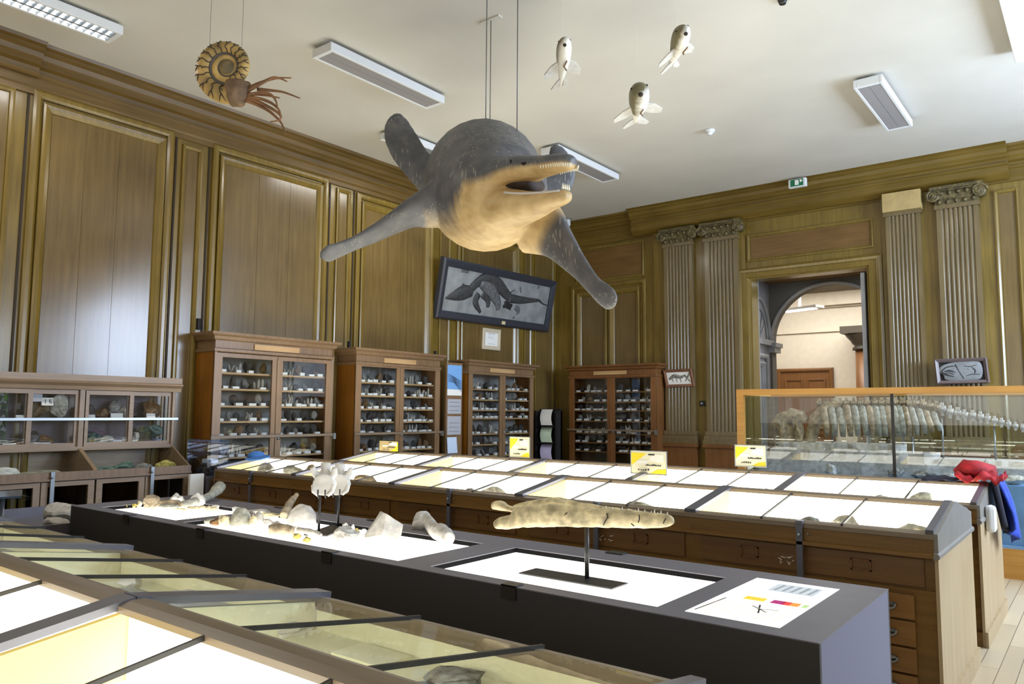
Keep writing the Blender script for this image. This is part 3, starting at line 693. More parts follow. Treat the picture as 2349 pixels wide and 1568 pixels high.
def cabinet(nick, label, origin, rotz, w, dep, ztop, shelves, front, side, backm, dz0=.35, dz1=2.30, bar=1.33, seed=1, yellow=False):
    """local frame: u along the front, v into the cabinet"""
    t = thing('glazed_cabinet', label, 'cabinet', origin, rotz)
    rot = Matrix.Rotation(rotz, 3, 'Z'); W = lambda u, v, z: Vector(origin) + rot @ Vector((u, v, z))
    MB().box(0, .025, .02, dep, 0, ztop-.2).build('side_panel', side, t, local=True)
    MB().box(w-.025, w, .02, dep, 0, ztop-.2).build('side_panel', side, t, local=True)
    MB().box(.025, w-.025, dep-.02, dep, .3, ztop-.2).build('back_panel', backm, t, local=True)
    MB().box(.006, w-.006, .006, dep, ztop-.24, ztop-.1).box(.025, w-.025, .03, dep, .28, .31).build('carcass', front, t, local=True)
    MB().box(-.02, w+.02, -.02, dep, 0, .1).build('plinth', front, t, local=True)
    MB().box(0, w, .02, dep-.02, .1, .3).build('base_drawer_front', front, t, local=True)
    c = MB(); P = [(-.05, ztop-.24), (.0, ztop-.24), (.015, ztop-.23), (.015, ztop-.2), (-.005, ztop-.19), (-.005, ztop-.1), (.03, ztop-.085), (.04, ztop-.05), (.08, ztop-.03), (.085, ztop), (-.05, ztop)]
    ringl = []
    for (u, v, du, dv) in ((0, dep, -1, 0), (0, 0, -1, -1), (w, 0, 1, -1), (w, dep, 1, 0)): ringl.append([(u+du*a, v+dv*a, z) for a, z in P])
    c.loft(ringl, cap=True, smooth=False, closed=True).box(0, w, 0, dep, ztop-.02, ztop)
    c.build('cornice', front, t, local=True)
    MB().box(w*.3, w*.68, -.012, .006, ztop-.185, ztop-.115).build('name_board', 'shelf', t, local=True)
    fr = .075
    for i, (a, b) in enumerate(((.03, w/2-.004), (w/2+.004, w-.03))):
        d = MB(); d.box(a, a+fr, 0, .03, dz0-.03, dz1+.05).box(b-fr, b, 0, .03, dz0-.03, dz1+.05).box(a+fr, b-fr, 0, .03, dz1, dz1+.05).box(a+fr, b-fr, 0, .03, dz0-.03, dz0+.03)
        dr = d.build('door', front, t, local=True)
        g = MB(); g.quad((a+fr, .015, dz0+.03), (b-fr, .015, dz0+.03), (b-fr, .015, dz1), (a+fr, .015, dz1)); g.build('glass_pane', 'cab_pane', dr, local=True)
    MB().box(w/2-.012, w/2+.012, -.012, 0, dz0, dz1).box(0, .03, 0, .03, .3, ztop-.24).box(w-.03, w, 0, .03, .3, ztop-.24).build('door_stile', front, t, local=True)
    kb = MB(); kb.cyl((w/2+.04, -.02, 1.30), (w/2+.04, 0, 1.30), .022); kb.build('lock', 'steel', t, local=True)
    if bar:
        lb = MB().box(-.03, w+.04, -.045, -.02, bar-.016, bar+.016).build('locking_bar', 'case_trim', t, local=True)
        MB().box(w+.0, w+.04, -.06, -.018, bar-.06, bar+.02).build('padlock', 'steel', lb, local=True)
    rr = random.Random(seed); sp = .055
    for j, z in enumerate(shelves):
        MB().box(.03, w-.03, .05, dep-.03, z-.022, z).build('shelf', 'shelf' if not yellow else 'case_drawer', t, local=True)
        for side_i, (a, b) in enumerate(((.03+fr, w/2-fr), (w/2+fr, w-.03-fr))):
            n = rr.choice((4, 5, 5, 6)); door = ('left', 'right')[side_i]
            for i in range(n):
                u = a+.06+(b-a-.12)*(i+rr.uniform(-.18, .18))/(n-1)
                s = rr.uniform(.07, .12); lab = 'on %s shelf, %s door, %s' % (ORD[j], door, nick)
                big = rr.random() < .12
                me = spec_mesh('mineral', rr.randrange(16)); zt = max(v.co.z for v in me.vertices)
                room = (shelves[j-1]-.022-z if j else dz1-z)-.02; hs = min(s*(1.7 if big else 1), room/zt, .16/zt)
                put('mineral_specimen', me, W(u, .14+rr.uniform(0, .06), z+.001), (s*(1.2 if big else 1), s, hs), rr.uniform(-.5, .5)+rotz, 'small mineral ' + lab, 'mineral', 'minerals ' + lab)
                if rr.random() < .9:
                    put('specimen_card', spec_mesh('card', 0), W(u+rr.uniform(-.02, .02), .075, z+.001), (rr.uniform(.065, .10), .045, rr.uniform(.07, .12)), rotz, 'white card ' + lab, 'card', 'cards ' + lab)
    return t
SH = [2.12, 1.92, 1.71, 1.52, 1.335, 1.08, .80]
cabinet('tallest wall cabinet', 'tall glazed mineral cabinet nearest the wall desk case, tallest of the row', (-8.47, 5.02, 0), PI/2, 1.78, .42, 2.60, SH, 'cab_front', 'cab_side', 'cab_back', seed=2)
cabinet('middle wall cabinet', 'glazed mineral cabinet in the middle of the wall row, before the poster board', (-8.47, 7.22, 0), PI/2, 1.75, .42, 2.56, [2.08, 1.885, 1.69, 1.50, 1.33, 1.08, .80], 'cab_front', 'cab_side', 'cab_back', seed=3)
cabinet('wall cabinet by poster', 'glazed mineral cabinet under the small square picture, beside the poster board', (-8.47, 9.67, 0), PI/2, 1.84, .42, 2.53, [2.05, 1.87, 1.69, 1.55, 1.28, 1.10, .9], 'cab_front', 'cab_side', 'cab_back', seed=4, bar=None)
cabinet('corner cabinet', 'darker glazed cabinet in the corner beside the fluted pilasters', (-8.26, 12.4, 0), 0, 1.86, .43, 2.55, [2.05, 1.865, 1.70, 1.50, 1.27, 1.095, .93], 'cab_dark', 'cab_dark', 'cab_back_dark', seed=5, yellow=True)

# ------------------------------------------------------------------ wall desk case (sloping desk below, sliding doors above)
def desk_case(y0, y1, label, first_part):
    """front faces +x; upper case at X=-8.6, desk edge at X=-8.2"""
    t = thing('wall_desk_case', label, 'display case', (-8.5, (y0+y1)/2, 0), 0, 'desk cases along the panelled wall')
    xb, xu, xd = WX+.012, -8.6, -8.2
    MB().box(xb, xu-.02, y0, y1, 1.93, 1.95).box(xb, xu, y0, y1, 1.22, 1.26).box(xb, xb+.02, y0, y1, .1, 1.95).build('carcass', 'desk_wood', t)
    MB().box(xb+.02, xb+.03, y0+.03, y1-.03, 1.26, 1.92).build('lining', 'desk_back', t)
    MB().prism([(0, 1.86), (.012, 1.86), (.02, 1.90), (.055, 1.93), (.06, 1.945), (.03, 1.955), (.03, 2.02), (-.3, 2.02), (-.3, 1.86)], (xu, y0-.0, 0), (1,0,0), (0,0,1), (0,1,0), y1-y0+(.06 if y1 > 4 else 0)).build('cornice', 'desk_wood', t)
    q = MB(); q.box(xu-.03, xu, y0, y0+.03, 1.26, 1.86).box(xu-.03, xu, y1-.03, y1, 1.26, 1.86); q.build('post', 'desk_wood', t)
    mid = (y0+y1)/2
    for a, b, o in ((y0+.02, mid+.03, .0), (mid-.03, y1-.02, -.025)):
        d = MB(); f = .045; x = xu+o
        d.box(x-.022, x, a, a+f, 1.26, 1.855).box(x-.022, x, b-f, b, 1.26, 1.855).box(x-.022, x, a+f, b-f, 1.81, 1.855).box(x-.022, x, a+f, b-f, 1.26, 1.30)
        dr = d.build('sliding_door', 'desk_wood', t)
        MB().quad((x-.012, a+f, 1.30), (x-.012, b-f, 1.30), (x-.012, b-f, 1.81), (x-.012, a+f, 1.81)).build('glass_pane', 'cab_pane', dr)
    MB().box(xb+.03, xu-.035, y0+.03, y1-.03, 1.545, 1.56).build('shelf', 'desk_wood', t)
    MB().box(xu+.01, xu+.03, y0, y1+(.03 if y1 > 4 else 0), 1.537, 1.563).build('locking_bar', 'steel', t)
    # sloping glazed desk
    MB().box(xb, xd, y0, y1, .94, .965).build('desk_floor', 'desk_back', t)
    e = MB(); e.box(xd-.03, xd+.015, y0, y1, .965, 1.035).box(xd-.03, xd+.03, y0, y1, .95, .968); e.build('desk_edge', 'cab_front', t)
    for y in (y0, y1-.02): MB().prism([(xb, .94), (xb, 1.24), (xu, 1.24), (xd-.01, 1.035), (xd-.01, .94)], (0, y, 0), (1,0,0), (0,0,1), (0,1,0), .02).build('desk_end', 'desk_wood', t)
    MB().quad((xd-.01, y0+.02, 1.036), (xd-.01, y1-.02, 1.036), (xu, y1-.02, 1.235), (xu, y0+.02, 1.235)).build('desk_glass', 'pane', t)
    # glazed base
    MB().box(xb, xd-.02, y0, y1, .1, .13).box(xb, xb+.02, y0, y1, .1, .94).box(xb, xd-.04, y0, y0+.02, .1, .94).box(xb, xd-.04, y1-.02, y1, .1, .94).build('base', 'dark_in', t)
    MB().box(xb, xd, y0, y1, 0, .1).build('plinth', 'desk_wood', t)
    for a, b in ((y0+.01, mid-.005), (mid+.005, y1-.01)):
        d = MB(); f = .06
        d.box(xd-.03, xd, a, a+f, .13, .948).box(xd-.03, xd, b-f, b, .13, .948).box(xd-.03, xd, a+f, b-f, .895, .948).box(xd-.03, xd, a+f, b-f, .13, .2)
        dr = d.build('base_door', 'desk_wood', t); MB().quad((xd-.015, a+f, .2), (xd-.015, b-f, .2), (xd-.015, b-f, .895), (xd-.015, a+f, .895)).build('glass_pane', 'cab_pane', dr)
    for y in first_part:
        s = MB().box(xd+.02, xd+.04, y-.018, y+.018, .1, 1.04).build('locking_bar', 'steel', t)
        MB().ball((xd+.045, y-.01, .985), .014, sub=1).build('padlock', 'steel', s)
    return t
desk_case(3.60, 4.62, 'wall desk case beside the tall cabinets, ending in an open gap', (4.17,))
desk_case(2.58, 3.60, 'wall desk case with foliage mirrored in its end door, cut by the left edge', (3.18,))
desk_case(1.56, 2.58, 'wall desk case farther left, past the leaf reflections', (2.1,))
rr = random.Random(21)
DS = [(3.22, 1.56, .10, .17, 'rock_brown', 'flat brown banded stone'), (3.42, 1.56, .10, .26, 'rock_pale', 'tall pale pointed stone'), (3.08, 1.56, .06, .10, 'rock_dark', 'small dark lump behind a card'),
      (3.72, 1.56, .08, .15, 'rock_dark', 'dark curved crystal'), (3.86, 1.56, .07, .11, 'rock_brown', 'brown spiky cluster'), (4.0, 1.56, .07, .2, 'rock_grey', 'grey upright shard'), (4.09, 1.56, .05, .13, 'rock_pale', 'small pale pink chunk'),
      (4.22, 1.56, .05, .07, 'rock_dark', 'small dark pebble'), (4.42, 1.56, .10, .2, 'rock_brown', 'brown and cream layered leaning stone'),
      (3.18, 1.262, .10, .17, 'rock_dark', 'dark triangular stone'), (3.30, 1.262, .09, .13, 'rock_brown', 'orange brown crystal cluster'), (2.9, 1.262, .09, .1, 'rock_green', 'green mineral heap'),
      (3.75, 1.262, .10, .16, 'rock_green', 'mossy green stone stack'), (3.92, 1.262, .09, .11, 'rock_pale', 'pinkish pale block'), (4.25, 1.262, .04, .14, 'rock_pale', 'pale ring-shaped stone'), (4.42, 1.262, .13, .15, 'rock_green', 'big blue-green stone on a glass stand'), (4.12, 1.262, .04, .08, 'bone_w', 'small white lump')]
for i, (y, z, r_, h_, m_, lab) in enumerate(DS):
    sh = 'upper' if z > 1.4 else 'lower'
    tag(rock((-8.74, y, z+(.07 if 'glass stand' in lab else 0)), r_*.7, r_, h_/2, 60+i).build('mineral_specimen', m_, origin=(-8.74, y, z)), '%s on the %s shelf of the wall desk' % (lab, sh), 'mineral')
tag(MB().box(-8.80, -8.70, 4.32, 4.34, 1.261, 1.33).box(-8.80, -8.70, 4.50, 4.52, 1.261, 1.33).box(-8.80, -8.70, 4.3, 4.54, 1.325, 1.331).build('acrylic_stand', 'tank'), 'clear stand under the big blue-green stone in the wall desk case', 'stand')
for i, (y, z, w_, h_, m_, lab) in enumerate([(3.15, 1.73, .14, .09, 'grey_card', 'pale blue square card standing above the brown stone'), (3.27, 1.69, .11, .08, 'card', 'white card printed 16 beside the blue card'), (3.05, 1.562, .12, .03, 'card', 'white label under the dark lump'), (3.68, 1.562, .14, .035, 'card', 'wide white label below the dark curved crystal'),
        (3.98, 1.562, .13, .05, 'card', 'folded white label beside the grey shard'), (4.36, 1.562, .1, .05, 'card', 'white label before the layered stone'), (3.72, 1.262, .1, .04, 'card', 'white label before the mossy stack'), (4.0, 1.262, .1, .06, 'grey_card', 'blue label before the pinkish block'),
        (3.25, 1.262, .16, .05, 'grey_card', 'dull blue label before the orange crystals'), (3.4, 1.262, .09, .04, 'grey_card', 'grey arched label beside the orange crystals'), (2.95, 1.262, .12, .05, 'card', 'white folded label before the green heap')]):
    o = MB().prism([(0, 0), (.03, 0), (.012, h_)], (-8.66, y-w_/2, z), (1,0,0), (0,0,1), (0,1,0), w_).build('specimen_card', m_); tag(o, lab, 'card')
    if '16' in lab:
        b = MB()
        for dx, segs in ((-.02, [(0, 0, 0, 1)]), (.02, [(0, 0, 0, 1), (0, 0, 1, 0), (0, .5, 1, .5), (1, 0, 1, .5), (0, 1, 1, 1)])):
            for a0, b0, a1, b1 in segs: b.box(-8.64, -8.634, y+dx+a0*.018-.002, y+dx+a1*.018+.002, z+.02+b0*.04-.002, z+.02+b1*.04+.002)
        b.build('printed_number', 'ink', o)
    if z > 1.6:
        tag(MB().box(-8.67, -8.64, y-.03, y+.03, 1.561, z).build('card_stand', 'tank'), 'clear block under the ' + lab.split(' card')[0] + ' card', 'stand')
for i, (px, py, r_, h_, m_, lab) in enumerate([(15, 1075, .13, .13, 'bone_w', 'white branching bone in the sloping desk by the edge'), (84, 1072, .24, .08, 'bone_g', 'long grey fossil tray marked with a letter in the sloping desk'), (245, 1064, .12, .09, 'rock_green', 'round glassy stone in the sloping desk'), (285, 1062, .12, .13, 'rock_green', 'angular glassy blue-green stone in the sloping desk'),
        (330, 1060, .12, .11, 'rock_grey', 'grey slab in the sloping desk beside the locking bar'), (380, 1055, .12, .13, 'rock_yellow', 'brown peaked stone in the end of the sloping desk'), (365, 1062, .1, .05, 'bone_w', 'scatter of white shell on stone in the sloping desk end')]):
    p = at_x(px, py, -8.40); p.z = .966
    tag(rock(p, r_*.5, r_, h_/2, 90+i).build('desk_specimen', m_, origin=p), lab, 'specimen')
for y, r_, lab in ((3.98, .13, 'round grey stone disc behind the base glass of the wall desk case'), (3.78, .07, 'small dark skull-like lump behind the base glass of the wall desk case')):
    tag(rock((-8.35, y, .131), .1, r_, r_*2, int(y*100)).build('base_specimen', 'rock_grey', origin=(-8.35, y, .131)), lab, 'specimen')

# ------------------------------------------------------------------ big tank case with the mounted skeleton
GX0, GX1, GY0, GY1 = -3.70, 1.3, 9.35, 10.5
t = thing('glass_tank_case', 'long glass case with oak rim holding a mounted fossil skeleton', 'display case', ((GX0+GX1)/2, (GY0+GY1)/2, 0))
MB().box(GX0, GX1, GY0, GY1, 0, .30).build('plinth', 'case_oak', t)
MB().box(GX0+.02, GX1-.02, GY0+.02, GY1-.02, .30, .33).box(GX0+.06, GX1-.06, GY0+.06, GY1-.06, .33, .93).build('deck', 'deck', t)
r_ = MB(); z0, z1 = 1.885, 1.955
r_.box(GX0, GX1, GY0, GY0+.06, z0, z1).box(GX0, GX1, GY1-.06, GY1, z0, z1).box(GX0, GX0+.06, GY0+.06, GY1-.06, z0, z1).box(GX1-.06, GX1, GY0+.06, GY1-.06, z0, z1); r_.build('rim', 'case_oak', t)
for x, y in ((GX0, GY0), (GX1-.09, GY0), (GX0, GY1-.06)): MB().box(x, x+.09, y, y+.06, .3, z0).build('corner_post', 'case_oak' if y == GY0 else 'case_trim', t)
for a, b in ((GX0+.09, -1.92), (-1.9, -.2), (-.18, GX1-.09)): MB().quad((a, GY0+.03, .3), (b, GY0+.03, .3), (b, GY0+.03, z0), (a, GY0+.03, z0)).build('glass_pane', 'tank', t)
MB().box(-1.925, -1.895, GY0+.02, GY0+.04, .3, z0).build('glass_joint', 'bar', t)
MB().quad((GX0+.03, GY0+.06, .3), (GX0+.03, GY1-.06, .3), (GX0+.03, GY1-.06, z0), (GX0+.03, GY0+.06, z0)).build('glass_pane', 'tank', t)
MB().quad((GX0+.09, GY1-.03, .3), (GX1-.09, GY1-.03, .3), (GX1-.09, GY1-.03, z0), (GX0+.09, GY1-.03, z0)).build('glass_pane', 'tank', t)
for px in (2090, ): 
    x = at_y(px, 980, GY0+.5).x; MB().cyl((x, GY0+.55, .93), (x, GY0+.55, 1.4), .012).build('support_rod', 'steel', t)
# slabs the skeleton lies on
sy = 9.95
a = at_y(1778, 1022, sy); b = at_y(2290, 1022, sy)
for i, (u0, u1, y0, y1, z0, z1, lab) in enumerate([(-3.58, -.55, 9.75, 10.4, .931, 1.10, 'long grey flagstone slab, lowest under the skeleton'), (-3.45, -1.6, 9.80, 10.35, 1.101, 1.21, 'middle grey flagstone under the rib cage of the skeleton'), (-1.55, -.2, 9.80, 10.35, 1.101, 1.16, 'grey flagstone under the tail of the skeleton'), (-3.35, -1.95, 9.86, 10.3, 1.211, 1.30, 'uppermost grey flagstone right under the curved ribs')]):
    q = MB(); n = 22; top = []; rr = random.Random(i+4)
    pts = [(u0+(u1-u0)*k/n, y0+rr.uniform(-.02, .02)) for k in range(n+1)]+[(u1-(u1-u0)*k/n, y1+rr.uniform(-.02, .02)) for k in range(n+1)]
    q.prism(pts, (0, 0, z0), (1,0,0), (0,1,0), (0,0,1), z1-z0); tag(q.build('fossil_slab', 'bone'), lab, 'stone slab')
t = thing('mounted_skeleton', 'fossil skeleton with row of curved grey ribs and long tail in the glass case', 'skeleton', (-2.6, 10.0, 1.301))
def skp(px, py, dy=0): return at_y(px, py, sy+dy)
q = MB()                                             # skull and shoulder mass on its rough support
pts = [(1776, 975, .05), (1790, 958, .07), (1815, 950, .085), (1838, 952, .07), (1850, 966, .04)]
q.tube([skp(a, b) for a, b, c in pts], [c for a, b, c in pts], 10, up=(0,1,0))
q.tube([skp(1790, 965), skp(1800, 995), skp(1797, 1022)], [.07, .06, .06], 8, up=(0,1,0)); q.tube([skp(1828, 962), skp(1836, 990), skp(1836, 1012)], [.06, .06, .05], 8, up=(0,1,0))
q.tube([skp(1812, 970, .1), skp(1812, 1015, .1)], [.08, .12], 8, up=(0,1,0))
q = remesh(q, .014, 1); rough_up(q, .016, 16, 3); q.build('skull', 'bone_b', t)
q = MB(); q.tube([skp(1858, 1012), skp(1872, 960), skp(1900, 930), skp(1930, 928)], [.07, .09, .07, .05], 8, up=(0,1,0)); rough_up(remesh(q, .014, 1), .012, 18, 5).build('shoulder_blade', 'bone_b', t)
tops = [1888, 1906, 1924, 1941, 1958, 1976, 1992, 2006, 2020, 2034, 2048, 2060, 2074, 2090, 2108, 2124, 2141]
for i, x in enumerate(tops):
    k = i/16; yt = 928+4*math.sin(k*3)+ (6 if i < 3 else 0)+4*max(0, i-12); yb = 1000-3*max(0, i-13)-(4 if i > 12 else 0); dx = 9+6*k
    w = .034 if i < 12 else .026
    pts = [skp(x-6, yt), skp(x+1, yt+6, -.10), skp(x+dx*.5, yt+26, -.19), skp(x+dx*.85, (yt+yb)/2+8, -.20), skp(x+dx, yb, -.13)]
    q = MB(); q.tube(pts, [(w*1.2, w*.7), (w*1.4, w*.7), (w*1.3, w*.6), (w*1.2, w*.6), (w*.9, w*.5)], 8, up=(0,1,0)); rough_up(q, .004, 30, i)
    q.build('rib', 'bone_g' if i % 3 else 'bone_b', t)
vt = [(1880+(2150-1880)*k/17, 926-2*math.sin(k/17*3)+max(0, k-14)*3) for k in range(18)] + [(2162, 938), (2180, 944), (2198, 948), (2214, 952), (2232, 953), (2250, 956), (2266, 960), (2282, 965), (2298, 969), (2314, 973), (2330, 977), (2346, 981), (2362, 985), (2378, 988)]
for i, (x, y) in enumerate(vt):
    s = .040 if i < 17 else .046-(i-17)*.0016
    p = skp(x, y); q = MB(); q.tube([p-Vector((s*.8, 0, 0)), p-Vector((s*.3, 0, 0)), p+Vector((s*.3, 0, 0)), p+Vector((s*.8, 0, 0))], [s, s*.75, s*.75, s], 8)
    q.box(p.x-s*.5, p.x+s*.35, p.y-.012, p.y+.012, p.z+s*.5, p.z+s*1.7)
    q.box(p.x-s*.3, p.x+s*.3, p.y-s*1.7, p.y+s*1.7, p.z, p.z+s*.5)
    if i > 17: q.box(p.x-s*.4, p.x+s*.4, p.y-.02, p.y+.02, p.z-s*1.7, p.z-s*.5)
    rough_up(q, .005, 40, i).build('vertebra', 'bone_b' if i < 18 else 'bone', t)
q = MB()
for x in (1812, 1905, 1990, 2068): p = skp(x, 950); q.cyl((p.x, p.y+.05, 1.301), (p.x, p.y+.05, p.z), .012)
for x, y in ((2160, 948), (2280, 972)): p = skp(x, y); q.cyl((p.x, p.y, 1.161), (p.x, p.y, p.z-.02), .010)
q.build('support_rod', 'steel', t)
for i, (px, py, m_, w_, h_, lab) in enumerate([(2055, 1085, 'rock_grey', .16, .12, 'grey coiled fossil on the blue deck of the glass case'), (2120, 1082, 'rock_grey', .22, .10, 'row of grey rounded fossils on the blue deck of the glass case'), (2178, 1085, 'bone', .12, .09, 'white and grey lump on the blue deck by the red jacket'), (2325, 1090, 'rock_pale', .2, .10, 'pale stone heap on the blue deck past the red jacket'), (1905, 1070, 'bone', .1, .14, 'small white upright fossil on the deck below the ribs')]):
    p = at_z(px, py, .931); p.x = at_y(px, py, 9.58).x; p.y = 9.58
    tag(rock(p, w_*.6, .08, h_/2, 120+i).build('deck_specimen', m_, origin=p), lab, 'specimen')

# ------------------------------------------------------------------ the hanging marine reptile
def belly_mat():
    m, nt, b = newmat('reptile_skin'); L = nt.links.new; N = nt.nodes.new
    at = N('ShaderNodeAttribute'); at.attribute_name = 'belly'
    tc = N('ShaderNodeTexCoord')
    n1 = N('ShaderNodeTexNoise'); n1.inputs['Scale'].default_value = 9; n1.inputs['Detail'].default_value = 6; L(tc.outputs['Object'], n1.inputs['Vector'])
    dk = N('ShaderNodeValToRGB'); dk.color_ramp.elements[0].position = .3; dk.color_ramp.elements[1].position = .75
    dk.color_ramp.elements[0].color = lin((76, 77, 82)); dk.color_ramp.elements[1].color = lin((100, 100, 103)); L(n1.outputs['Fac'], dk.inputs['Fac'])
    tn = N('ShaderNodeValToRGB'); tn.color_ramp.elements[0].position = .3; tn.color_ramp.elements[1].position = .75
    tn.color_ramp.elements[0].color = lin((182, 150, 98)); tn.color_ramp.elements[1].color = lin((216, 188, 136)); L(n1.outputs['Fac'], tn.inputs['Fac'])
    # short pale scratches along the flow of the body
    mp = N('ShaderNodeMapping'); mp.inputs['Scale'].default_value = (44, 44, 5.5); mp.inputs['Rotation'].default_value = (.25, .35, .3)
    L(tc.outputs['Object'], mp.inputs['Vector'])
    vo = N('ShaderNodeTexVoronoi'); vo.inputs['Scale'].default_value = 1.0; L(mp.outputs['Vector'], vo.inputs['Vector'])
    lt = N('ShaderNodeMath'); lt.operation = 'LESS_THAN'; lt.inputs[1].default_value = .26; L(vo.outputs['Distance'], lt.inputs[0])
    n3 = N('ShaderNodeTexNoise'); n3.inputs['Scale'].default_value = 2.5; L(tc.outputs['Object'], n3.inputs['Vector'])
    gt = N('ShaderNodeMath'); gt.operation = 'GREATER_THAN'; gt.inputs[1].default_value = .5; L(n3.outputs['Fac'], gt.inputs[0])
    ml = N('ShaderNodeMath'); ml.operation = 'MULTIPLY'; L(lt.outputs[0], ml.inputs[0]); L(gt.outputs[0], ml.inputs[1])
    m2 = N('ShaderNodeMath'); m2.operation = 'MULTIPLY'; m2.inputs[1].default_value = .34; L(ml.outputs[0], m2.inputs[0])
    sc = N('ShaderNodeMix'); sc.data_type = 'RGBA'; L(m2.outputs[0], sc.inputs['Factor']); L(dk.outputs['Color'], sc.inputs[6]); sc.inputs[7].default_value = lin((190, 186, 172))
    ad = N('ShaderNodeMath'); ad.operation = 'MULTIPLY_ADD'; ad.inputs[1].default_value = .2; ad.inputs[2].default_value = -.1; L(n1.outputs['Fac'], ad.inputs[0])
    a2 = N('ShaderNodeMath'); a2.operation = 'ADD'; a2.use_clamp = True; L(at.outputs['Fac'], a2.inputs[0]); L(ad.outputs[0], a2.inputs[1])
    mx = N('ShaderNodeMix'); mx.data_type = 'RGBA'; L(a2.outputs[0], mx.inputs['Factor']); L(sc.outputs[2], mx.inputs[6]); L(tn.outputs['Color'], mx.inputs[7])
    L(mx.outputs[2], b.inputs['Base Color']); b.inputs['Roughness'].default_value = .5
    bp = N('ShaderNodeBump'); bp.inputs['Strength'].default_value = .15; bp.inputs['Distance'].default_value = .02; L(n1.outputs['Fac'], bp.inputs['Height']); L(bp.outputs['Normal'], b.inputs['Normal'])
    return m
def px2m(dep): return dep/FPX
def ring(c, d, rx, rz, n=24, pw=1.0):
    d = d.normalized(); a = d.cross(Vector((0, 0, 1))).normalized(); b = a.cross(d).normalized()
    return [c + a*(rx*math.cos(2*PI*k/n)) + b*(rz*math.sin(2*PI*k/n)) for k in range(n)]
q = MB()
SP = [(1085, 372, 9.3, .03, .03), (1088, 378, 8.9, .10, .10), (1092, 386, 8.4, .22, .22), (1098, 398, 7.9, .37, .37), (1104, 412, 7.4, .50, .52),
      (1110, 424, 6.95, .545, .585), (1118, 433, 6.6, .52, .55), (1134, 441, 6.3, .455, .475), (1156, 444, 6.05, .375, .385), (1172, 442, 5.92, .27, .26), (1178, 440, 5.88, .16, .12), (1180, 440, 5.87, .06, .05)]
SPP = [(at_d(x, y, d), rx, rz) for x, y, d, rx, rz in SP]
# smooth the spine
def cr(p, t):
    n = len(p)-1; i = min(int(t), n-1); f = t-i
    P = [p[max(i-1, 0)], p[i], p[i+1], p[min(i+2, n)]]
    return .5*((2*P[1])+(-P[0]+P[2])*f+(2*P[0]-5*P[1]+4*P[2]-P[3])*f*f+(-P[0]+3*P[1]-3*P[2]+P[3])*f**3)
def srow(rows, k):
    out = []
    for j in range((len(rows)-1)*k+1):
        t = j/k; c = Vector([cr([r[0][a] for r in rows], t) for a in range(3)]); out.append((c,)+tuple(max(.004, cr([r[m] for r in rows], t)) for m in range(1, len(rows[0]))))
    return out
def body(q, rows, k=4, n=28):
    rr = srow(rows, k); rings = []
    for i, (c, rx, rz) in enumerate(rr):
        d = rr[min(i+1, len(rr)-1)][0]-rr[max(i-1, 0)][0]; rings.append(ring(c, d, rx, rz, n))
    q.loft(rings); return rr
spine = body(q, SPP)
UJ = [(1148, 416, 6.03, .27, .20), (1164, 406, 5.94, .245, .155), (1178, 398, 5.86, .215, .125), (1205, 388, 5.72, .19, .100), (1232, 383, 5.60, .15, .080), (1258, 379, 5.50, .12, .070), (1284, 374, 5.42, .10, .064), (1304, 372, 5.36, .085, .058), (1317, 373, 5.33, .045, .038)]
LJ = [(1144, 472, 6.06, .27, .22), (1157, 477, 5.97, .24, .185), (1170, 478, 5.88, .21, .16), (1200, 474, 5.75, .185, .125), (1228, 469, 5.64, .15, .096), (1256, 461, 5.54, .115, .070), (1280, 455, 5.46, .09, .056), (1296, 450, 5.41, .07, .047), (1305, 448, 5.38, .035, .03)]
mk = lambda T: [(at_d(x, y, d), rx, rz) for x, y, d, rx, rz in T]
body(q, mk(UJ), 4, 20); body(q, mk(LJ), 4, 20)
q.ball(at_d(1186, 377, 5.72), .075, .09, .055, 2)      # brow over the eye
# flippers: (px, py, depth, half chord m, half thickness m, chord direction)
def flipper(q, T, chord):
    rows = [(at_d(x, y, d), c, t) for x, y, d, c, t in T]; rr = srow(rows, 5); rings = []
    ch = Vector(chord).normalized()
    for i, (c, a, b) in enumerate(rr):
        d = (rr[min(i+1, len(rr)-1)][0]-rr[max(i-1, 0)][0]).normalized(); u = (ch-d*ch.dot(d)).normalized(); v = d.cross(u)
        rings.append([c+u*(a*math.cos(2*PI*k/18))+v*(b*math.sin(2*PI*k/18)) for k in range(18)])
    q.loft(rings)
back = -TC
flipper(q, [(1030, 460, 6.55, .30, .20), (985, 474, 6.5, .26, .145), (948, 486, 6.45, .21, .085), (905, 510, 6.4, .17, .055), (860, 535, 6.35, .135, .040), (815, 557, 6.3, .11, .028), (775, 574, 6.25, .12, .024), (752, 582, 6.22, .13, .024), (734, 586, 6.2, .05, .012)], TC*.85+UP*.3+RT*.12)
flipper(q, [(1215, 505, 6.2, .30, .17), (1255, 526, 6.1, .24, .115), (1283, 556, 6.0, .17, .075), (1310, 590, 5.9, .13, .05), (1336, 622, 5.82, .10, .036), (1360, 652, 5.75, .088, .03), (1383, 674, 5.7, .10, .03), (1402, 688, 5.66, .095, .028), (1414, 696, 5.64, .04, .014)], TC*.75+RT*.45+UP*.35)
flipper(q, [(1010, 420, 7.5, .22, .10), (975, 395, 7.55, .17, .06), (950, 368, 7.6, .165, .045), (929, 336, 7.65, .17, .036), (914, 304, 7.7, .155, .03), (910, 278, 7.74, .115, .026), (912, 260, 7.77, .04, .012)], RT*.92+UP*.28)
flipper(q, [(1228, 432, 7.3, .2, .09), (1276, 416, 7.3, .16, .06), (1290, 392, 7.3, .13, .045), (1284, 364, 7.3, .10, .034), (1275, 345, 7.3, .075, .026), (1269, 333, 7.3, .03, .012)], RT*.95-UP*.25)
q = remesh(q, .0125, 6)
from mathutils.bvhtree import BVHTree
